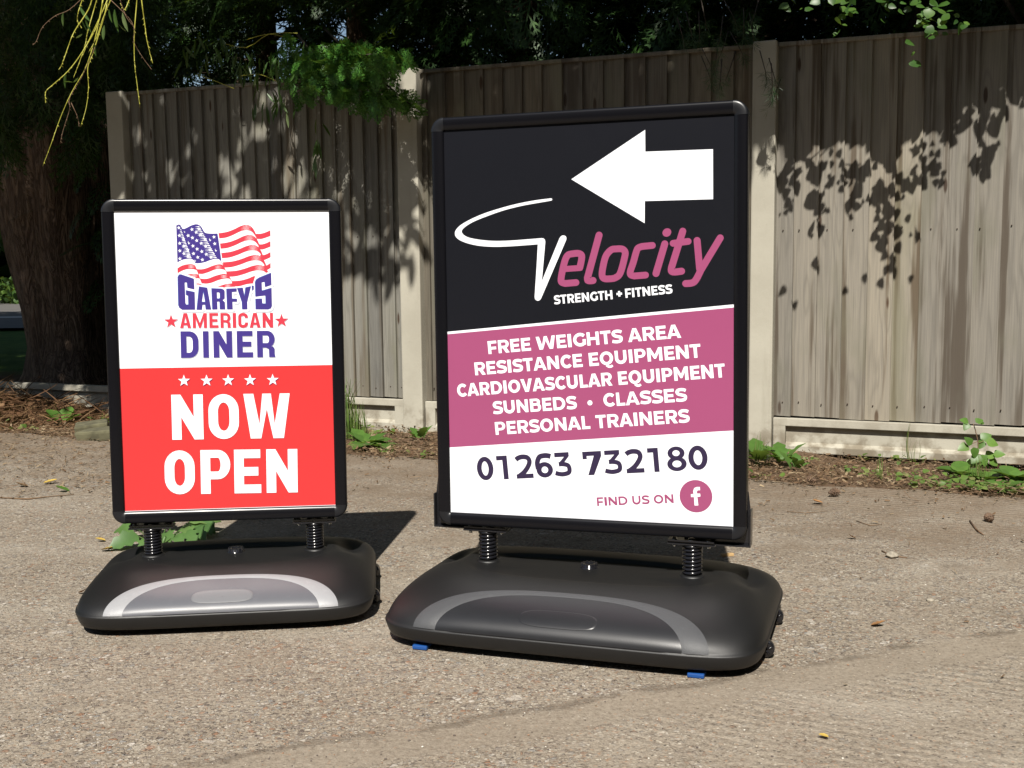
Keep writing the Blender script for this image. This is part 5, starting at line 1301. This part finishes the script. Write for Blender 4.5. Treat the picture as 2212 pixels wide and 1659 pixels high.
n = 3000; px = rng.uniform(-30, 245, n); py = rng.uniform(930, 1075, n)*1.0; keep = rng.uniform(0, 1, n) < np.clip(1.25-(py-930)/140, .05, 1)*(.55+.6*smooth_noise(px/40, py/12, 4)); px, py = px[keep], py[keep]
Pw = np.array([ground_at(a, b_, .006) for a, b_ in zip(px, py)]); k = len(Pw); az = rng.uniform(0, 2*np.pi, k); X = np.stack([np.cos(az), np.sin(az), rng.normal(0, .15, k)], 1)
Yd = np.cross(np.stack([rng.normal(0, .3, k), rng.normal(0, .3, k), np.ones(k)], 1), X); st = rng.uniform(0, 1, k) < .6
V, F = cat([scatter(STRAW[0], STRAW[1], Pw[st], X[st], Yd[st], rng.uniform(.02, .07, st.sum())), scatter(BIT[0]*np.array([1, 1, .6]), BIT[1], Pw[~st], X[~st], Yd[~st], rng.uniform(.006, .022, (~st).sum()))])
tag(fast_mesh('leaf_litter', V, F, M['litter']), kind='stuff')
# creeping ground cover mixed through the verge
n = 5200; s_ = rng.uniform(-4.6, 2.4, n); q_ = rng.uniform(.05, 1.08, n); w_ = smooth_noise(s_*1.7, q_*3, 5.0); keep = (w_ > .35) | ((s_ > .75) & (q_ > .45) & (w_ > -.35)) | ((s_ > -2.4) & (s_ < -1.9) & (w_ > -.2)); s_, q_ = s_[keep], q_[keep]; k = len(s_)
Pw = fwa(s_, -q_, np.zeros(k)); Pw[:, 2] = [ground_z(a, b_)+.018 for a, b_ in Pw[:, :2]]; Pw[:, 2] += rng.uniform(0, .025, k)
az = rng.uniform(0, 2*np.pi, k); X = np.stack([np.cos(az), np.sin(az), rng.uniform(0, .9, k)], 1); Yd = np.cross(np.stack([rng.normal(0, .4, k), rng.normal(-.3, .4, k), np.ones(k)], 1), X)
V, F = scatter(OVAL[0], OVAL[1], Pw, X, Yd, rng.uniform(.010, .032, k)); tag(fast_mesh('ground_cover', V, F, M['grass']), kind='stuff')
# loose grit on the yard
ico = bmesh.new(); bmesh.ops.create_icosphere(ico, subdivisions=1, radius=.5); ico.verts.index_update()
IV = np.array([v.co[:] for v in ico.verts])*np.array([1, .8, .5]); IF = np.array([[v.index for v in f.verts] for f in ico.faces]); ico.free()
n = 5200; y = 1.7+3.4*rng.uniform(0, 1, n)**1.4; x = (rng.uniform(-1, 1, n))*(.5*y+.1); Pw = np.stack([x, y, np.full(n, .0012)], 1)
an = rng.uniform(0, 2*np.pi, n); V, F = scatter(IV, IF, Pw, np.stack([np.cos(an), np.sin(an), np.zeros(n)], 1), np.stack([-np.sin(an), np.cos(an), np.zeros(n)], 1), .0022+.0045*rng.uniform(0, 1, n)**4)
gb = NB('mixed_grit'); gr = gb.n('NewGeometry').outputs['Random Per Island']
M['grit'] = gb.pbr(gb.ramp(gr, [(0, (.10, .08, .07)), (.3, (.22, .18, .13)), (.55, (.34, .29, .22)), (.8, (.26, .15, .09)), (.9, (.55, .52, .46))], 'CONSTANT'), .85)
tag(fast_mesh('loose_grit', V, F, M['grit']), kind='stuff')

# ------------------------------------------------------------------ plants
GRASS = blade(lambda x: .035*(1-x)**.6+.004, 4, .2, .45)
LOBED = blade(lambda x: .62*math.sin(math.pi*min(1, x**.8*.97+.02))**.7*(1+.22*math.sin(x*19)), 12, .25, .35)
ROUND = blade(lambda x: 1.0*math.sin(math.pi*min(1, x**.7*.98+.01))**.6*(1+.10*math.sin(x*26)), 8, .25, .2)
def plant(name, loc, label, cat_, leaves, mat, stems=(), stem_mat='twig_brown', tmpl=OVAL, group=None):
    """leaves: (base, direction, up hint, length)"""
    r_ = empty(name, loc, 0, label=label, cat=cat_, group=group); k = len(leaves)
    P_ = np.array([l[0] for l in leaves], float); X = np.array([l[1] for l in leaves], float); U = np.array([l[2] for l in leaves], float); L = np.array([l[3] for l in leaves])
    V, F = scatter(tmpl[0], tmpl[1], P_, X, np.cross(U, X), L); fast_mesh('leaves', V, F, M[mat], r_, smooth=True)
    if stems:
        mb = MB()
        for pts, rad in stems: mb.tube(pts, rad, 6)
        mb.build('stem', M[stem_mat], r_)
    return r_
def rosette(n, r0, r1, el0, el1, L0, L1, seed):
    rr = random.Random(seed); out = []
    for i in range(n):
        a = 2*math.pi*i/n+rr.uniform(-.4, .4); e = rr.uniform(el0, el1); r = rr.uniform(r0, r1)
        d = (math.cos(a)*math.cos(e), math.sin(a)*math.cos(e), math.sin(e)); out.append(((r*math.cos(a), r*math.sin(a), rr.uniform(.0, .02)), d, (-math.cos(a)*.3, -math.sin(a)*.3, 1), rr.uniform(L0, L1)))
    return out
# dock plant behind the smaller sign
c = ground_at(345, 1192)
lv_ = []
for (px, py, dx, dy, L, up) in ((300,1165,-85,-8,.15,.25),(300,1175,-60,12,.13,.1),(290,1150,-30,-30,.11,.6),(330,1160,-40,-30,.12,.7),(345,1185,-60,20,.12,.1),(360,1170,10,25,.10,.2),(380,1175,20,22,.09,.15),(400,1160,25,25,.10,.2),(395,1140,-15,-20,.09,.8),(410,1150,60,-8,.15,.3),(420,1145,55,18,.15,.2),(400,1165,40,26,.12,.1),(370,1150,10,-30,.09,.8),(350,1150,-10,-30,.10,.9),(420,1160,30,25,.12,.1),(440,1150,30,18,.10,.15),(320,1180,-20,20,.10,.1)):
    p = ground_at(px, py+6); p.z = .03+.05*up; d = ground_at(px+dx, py+dy)-ground_at(px, py); d.z = 0
    if d.length < 1e-4: d = Vector((1, 0, 0))
    d = d.normalized(); d.z = up*.9-.1; lv_.append((p-c, d, (rnd.uniform(-.6, .6), -.35+rnd.uniform(-.4, .3), 1), L*.74))
plant('dock_plant', c, 'broad leaved green weed on the concrete behind the smaller sign', 'weed', lv_, 'dock', [([(0, 0, 0), (.02, 0, .05)], .005)]+[([(0, 0, .02), tuple(l[0])], .0018) for l in lv_], 'dock', LOBED)
# grass and leafy weed by the second post
def tuft(px, py, n_, h, label, seed, dry=0):
    rr = random.Random(seed); c_ = ground_at(px, py, -.03); L = []
    for i in range(n_):
        a = rr.uniform(0, 6.283); r = rr.uniform(0, .05); L.append(((r*math.cos(a), r*math.sin(a), 0), (math.cos(a)*rr.uniform(.1, .55), math.sin(a)*rr.uniform(.1, .55), 1), (math.cos(a), math.sin(a), .2), rr.uniform(.4, 1)*h))
    return plant('grass_tuft', c_, label, 'grass', L, 'grass', tmpl=GRASS, group='grass tufts along the fence foot')
tuft(752, 945, 70, .30, 'tall grass tuft at the right edge of the smaller sign', 1)
tuft(775, 955, 40, .20, 'short grass tuft between the smaller sign and second post', 2)
tuft(1640, 1005, 26, .14, 'green grass tuft at the foot of the right concrete post', 3)
tuft(1975, 995, 9, .17, 'sparse dry grass stalks before the right gravel board', 4)
tuft(2110, 1045, 34, .12, 'low grass tuft below the bramble seedling', 5)
tuft(1905, 1035, 14, .12, 'thin grass blades in the litter under the right panel', 6)
tuft(845, 985, 16, .08, 'tiny grass tuft in litter before the second post', 8)
def weed(px, py, n_, L0, L1, label, seed, el=(.15, .9), tm=LOBED, nm='leafy_weed', z=-.02, mat='weed'):
    c_ = ground_at(px, py, z); return plant(nm, c_, label, 'weed', rosette(n_, .005, .03, el[0], el[1], L0, L1, seed), mat, tmpl=tm, group='leafy weeds along the verge')
weed(795, 965, 12, .09, .15, 'bright green weed rosette beside the smaller sign', 21)
weed(822, 972, 9, .07, .12, 'lower half of a green weed rosette before the second post', 22, (.05, .5))
weed(905, 948, 5, .06, .09, 'small upright weed right of the second post foot', 23, (.7, 1.3))
weed(1640, 1000, 9, .07, .13, 'dandelion like weed by the lower right edge of the larger sign', 24, (.3, 1.1))
weed(1688, 1000, 8, .07, .12, 'weed with upright leaves before the right concrete post', 25, (.5, 1.2))
weed(1722, 1018, 5, .05, .10, 'small weed right of the concrete post with one upright leaf', 26, (.6, 1.3))
weed(2075, 1030, 12, .05, .09, 'patch of creeping green weed below the bramble seedling', 27, (.1, .8), ROUND)
weed(2130, 1040, 12, .05, .09, 'creeping round leaved weed right of the bramble seedling', 28, (.1, .8), ROUND)
weed(2165, 1062, 12, .05, .08, 'creeping weed spilling over the concrete edge at the right', 29, (.1, .7), ROUND)
weed(2200, 1045, 12, .06, .10, 'leafy weed cut by the right edge of the photo', 30, (.2, .9), ROUND)
weed(2105, 1062, 8, .04, .06, 'low round leaves on the concrete edge below the bramble', 31, (.1, .6), ROUND)
weed(2040, 1052, 6, .03, .05, 'few small round leaves left of the creeping weed patch', 32, (.1, .6), ROUND)
weed(135, 915, 9, .06, .11, 'dull green leaves in front of the low gravel board at the left', 33, (.2, 1.0), ROUND)
# bramble seedling
c = ground_at(2110, 1012, -.05); sc_ = 5.1/FPX
def bp(x, y, d=0.0): return (((x-1860)*.518/K)*sc_, d, ((760-y)*.518/K)*sc_)
stem = [bp(1860, 760), bp(1865, 640), bp(1862, 540), bp(1835, 440), bp(1820, 400)]
lv_ = []
for (x, y, dx, dy, L) in ((1800,395,-60,-25,60),(1820,380,30,-10,55),(1790,400,-25,30,55),(1850,385,35,0,50),(1775,570,-70,20,75),(1800,560,-30,-35,65),(1810,580,5,45,70),(1900,530,60,-30,75),(1920,540,75,15,80),(1910,540,-20,30,60),(1860,640,-40,30,80),(1900,650,10,40,80),(1880,690,-60,20,70),(1930,660,50,-5,75),(1840,700,-50,40,70),(1960,690,40,25,70),(1990,650,50,-10,70)):
    lv_.append((bp(x, y, rnd.uniform(-.03, .03)), (dx, rnd.uniform(-30, 10), -dy), (rnd.uniform(-.3, .3), -.8, .8), L*1.25*.518/K*sc_))
plant('bramble_seedling', c, 'young bramble with trifoliate leaves before the right gravel board', 'bramble', lv_, 'weed',
      [(stem, .0022)]+[([bp(*a), bp(*b_)], .0014) for a, b_ in (((1862,540),(1800,565)), ((1863,560),(1910,535)), ((1862,640),(1890,650)))], 'twig_brown', OVAL)
# broken slabs beside the twig heap
for (px, py, w_, d_, h_, rz, lab) in ((205, 935, .17, .16, .07, .3, 'mossy broken slab piece leaning left of its neighbour'), (232, 945, .24, .20, .06, -.1, 'mossy broken slab piece at the left edge of the smaller sign')):
    c = ground_at(px, py); q = MB(); q.cbox(-w_/2, w_/2, -d_/2, d_/2, 0, h_, .012)
    q.v = [(x+.012*math.sin(y*40+z*30), y+.01*math.sin(x*50), z+.012*math.sin(x*30+y*20)) for x, y, z in q.v]
    o = q.build('broken_slab', M['mossy']); o.location = (c.x, c.y, -.01); o.rotation_euler = (.12, -.08, rz); tag(o, lab, 'slab', 'broken slabs by the twig heap')
# small things lying on the yard
def lump(name, px, py, r, mat, label, cat_, sq=.7, seed=0, group=None, rough=.15):
    bm = bmesh.new(); bmesh.ops.create_icosphere(bm, subdivisions=3, radius=r); rr = random.Random(seed); a, b_ = rr.uniform(0, 9), rr.uniform(0, 9)
    for v in bm.verts:
        n_ = v.co.normalized(); f = 1+rough*(math.sin(n_.x*5+a)+math.sin(n_.y*6+b_)+math.sin(n_.z*7+a))*.5; v.co = Vector((v.co.x*f*1.15, v.co.y*f, v.co.z*f*sq))
    me = bpy.data.meshes.new(name); bm.to_mesh(me); bm.free(); me.materials.append(M[mat])
    for p in me.polygons: p.use_smooth = True
    o = bpy.data.objects.new(name, me); COL.objects.link(o); c_ = ground_at(px, py); o.location = (c_.x, c_.y, r*sq*.8); o.rotation_euler[2] = a; tag(o, label, cat_, group); return o
lump('stone', 1927, 1205, .017, 'stone', 'small pale stone on the concrete right of the larger sign', 'stone', .6, 1)
lump('stone', 2010, 1300, .009, 'stone', 'tiny pale stone near the right edge of the yard', 'stone', .6, 5)
def cone_(px, py, r, label, seed):
    c_ = ground_at(px, py); q = MB()
    for i in range(9):
        for k in range(7):
            a = k*.9+i*.45; z = -r+2*r*i/8; rr = r*.75*math.sqrt(max(0.05, 1-(z/r)**2*.9)); q.add([(z, rr*.4*math.cos(a-.3), rr*.4*math.sin(a-.3)), (z+r*.25, rr*math.cos(a-.28), rr*math.sin(a-.28)), (z+r*.35, rr*1.12*math.cos(a), rr*1.12*math.sin(a)), (z+r*.25, rr*math.cos(a+.28), rr*math.sin(a+.28))], [(0, 1, 2, 3)])
    q.lathe([(r*.2, -r), (r*.5, 0), (r*.2, r)], 'x', (0, 0, 0), 10); o = q.build('pine_cone', M['cone']); o.location = (c_.x, c_.y, r*.8); o.rotation_euler[2] = seed; tag(o, label, 'pine cone', 'cones on the concrete')
cone_(1800, 1073, .022, 'dark brown cone on the concrete below the right panel', .4)
cone_(2138, 1128, .020, 'flattened tan cone near the right edge of the yard', 1.7)
cone_(1755, 1045, .020, 'reddish cone at the verge right of the concrete post', 2.2)
def fleaf(px, py, L, mat, label, seed, curl=.3, group='fallen leaves on the concrete'):
    rr = random.Random(seed); c_ = ground_at(px, py); tm = blade(lambda x: .62*math.sin(math.pi*min(1, x**.8*.97+.02))**.7*(1+.15*math.sin(x*23+seed)), 8, .4, -curl)
    q = MB(); q.add([tuple(v*L) for v in tm[0]], [tuple(f) for f in tm[1]], 0, True); o = q.build('fallen_leaf', M[mat]); o.location = (c_.x, c_.y, .004); o.rotation_euler = (rr.uniform(-.2, .2), rr.uniform(-.15, 0), rr.uniform(-.6, .6)+(math.pi if rr.random() < .5 else 0)); tag(o, label, 'leaf', group)
fleaf(1778, 1088, .045, 'orange_leaf', 'small orange leaf near the dark brown cone', 1)
fleaf(1640, 1243, .040, 'yellow_leaf', 'bright yellow leaf touching the back of the larger sign base', 2)
fleaf(1881, 1354, .036, 'orange_leaf', 'crumpled orange brown leaf right of the larger sign base', 3, .3)
fleaf(1790, 1596, .020, 'yellow_leaf', 'slender yellow leaf at the bottom right of the yard', 4, .1)
fleaf(94, 1046, .055, 'yellow_leaf', 'yellow orange leaf left of the smaller sign', 5, .2)
fleaf(60, 1052, .050, 'litter', 'grey dry leaf at the far left of the yard', 6, .3)
fleaf(150, 1062, .055, 'weed', 'pale green leaf left of the smaller sign', 7, .3)
fleaf(170, 1283, .026, 'orange_leaf', 'tiny reddish leaf beside the smaller sign base', 8, .5)
fleaf(220, 1190, .045, 'yellow_leaf', 'narrow yellow leaf under the dock plant', 9, .2)
fleaf(228, 1170, .035, 'yellow_leaf', 'small yellow leaf left of the dock plant', 10, .2)
fleaf(858, 938, .060, 'yellow_leaf', 'yellow leaf among the weeds left of the second post', 11, .4)
fleaf(1850, 1165, .030, 'orange_leaf', 'curled orange leaf on the brown stained concrete', 12, .5)
c_ = ground_at(1571, 1202); q = MB(); q.cbox(-.02, .02, -.007, .007, 0, .009, .002); o = q.build('wood_chip', M['tan']); o.location = (c_.x, c_.y, .001); o.rotation_euler[2] = .2; tag(o, 'tan wood chip between the larger sign and the yard', 'wood chip')
for i, (pts, r_, lab) in enumerate(((((1905,1190),(1925,1200),(1960,1205)), .0025, 'thin dark twig above the small pale stone'), (((2095,1125),(2110,1145),(2125,1155)), .003, 'dark twig at the right edge of the yard'), (((1410,1420),(1425,1405),(1436,1390)), .0015, 'thin dark twig in front of the yard centre'),
                                    (((1850,1125),(1880,1135),(1905,1133)), .0015, 'curved pale straw on the brown stained concrete'), (((1700,1105),(1740,1108),(1790,1104)), .0012, 'pale straw near the larger sign bracket'), (((0,1075),(60,1078),(110,1072),(160,1068)), .003, 'long pale stalk at the left edge of the yard'), (((1600,1435),(1630,1428),(1660,1432)), .0012, 'pale straw before the right blue foot'))):
    P_ = [ground_at(a, b_, .003) for a, b_ in pts]; c_ = P_[0]; q = MB(); q.tube([p-c_ for p in P_], [r_, r_, r_*.6, r_*.5][:len(P_)], 6); o = q.build('twig', M['twig_brown' if 'dark' in lab else 'litter']); o.location = c_; tag(o, lab, 'twig', 'twigs and straws on the concrete')
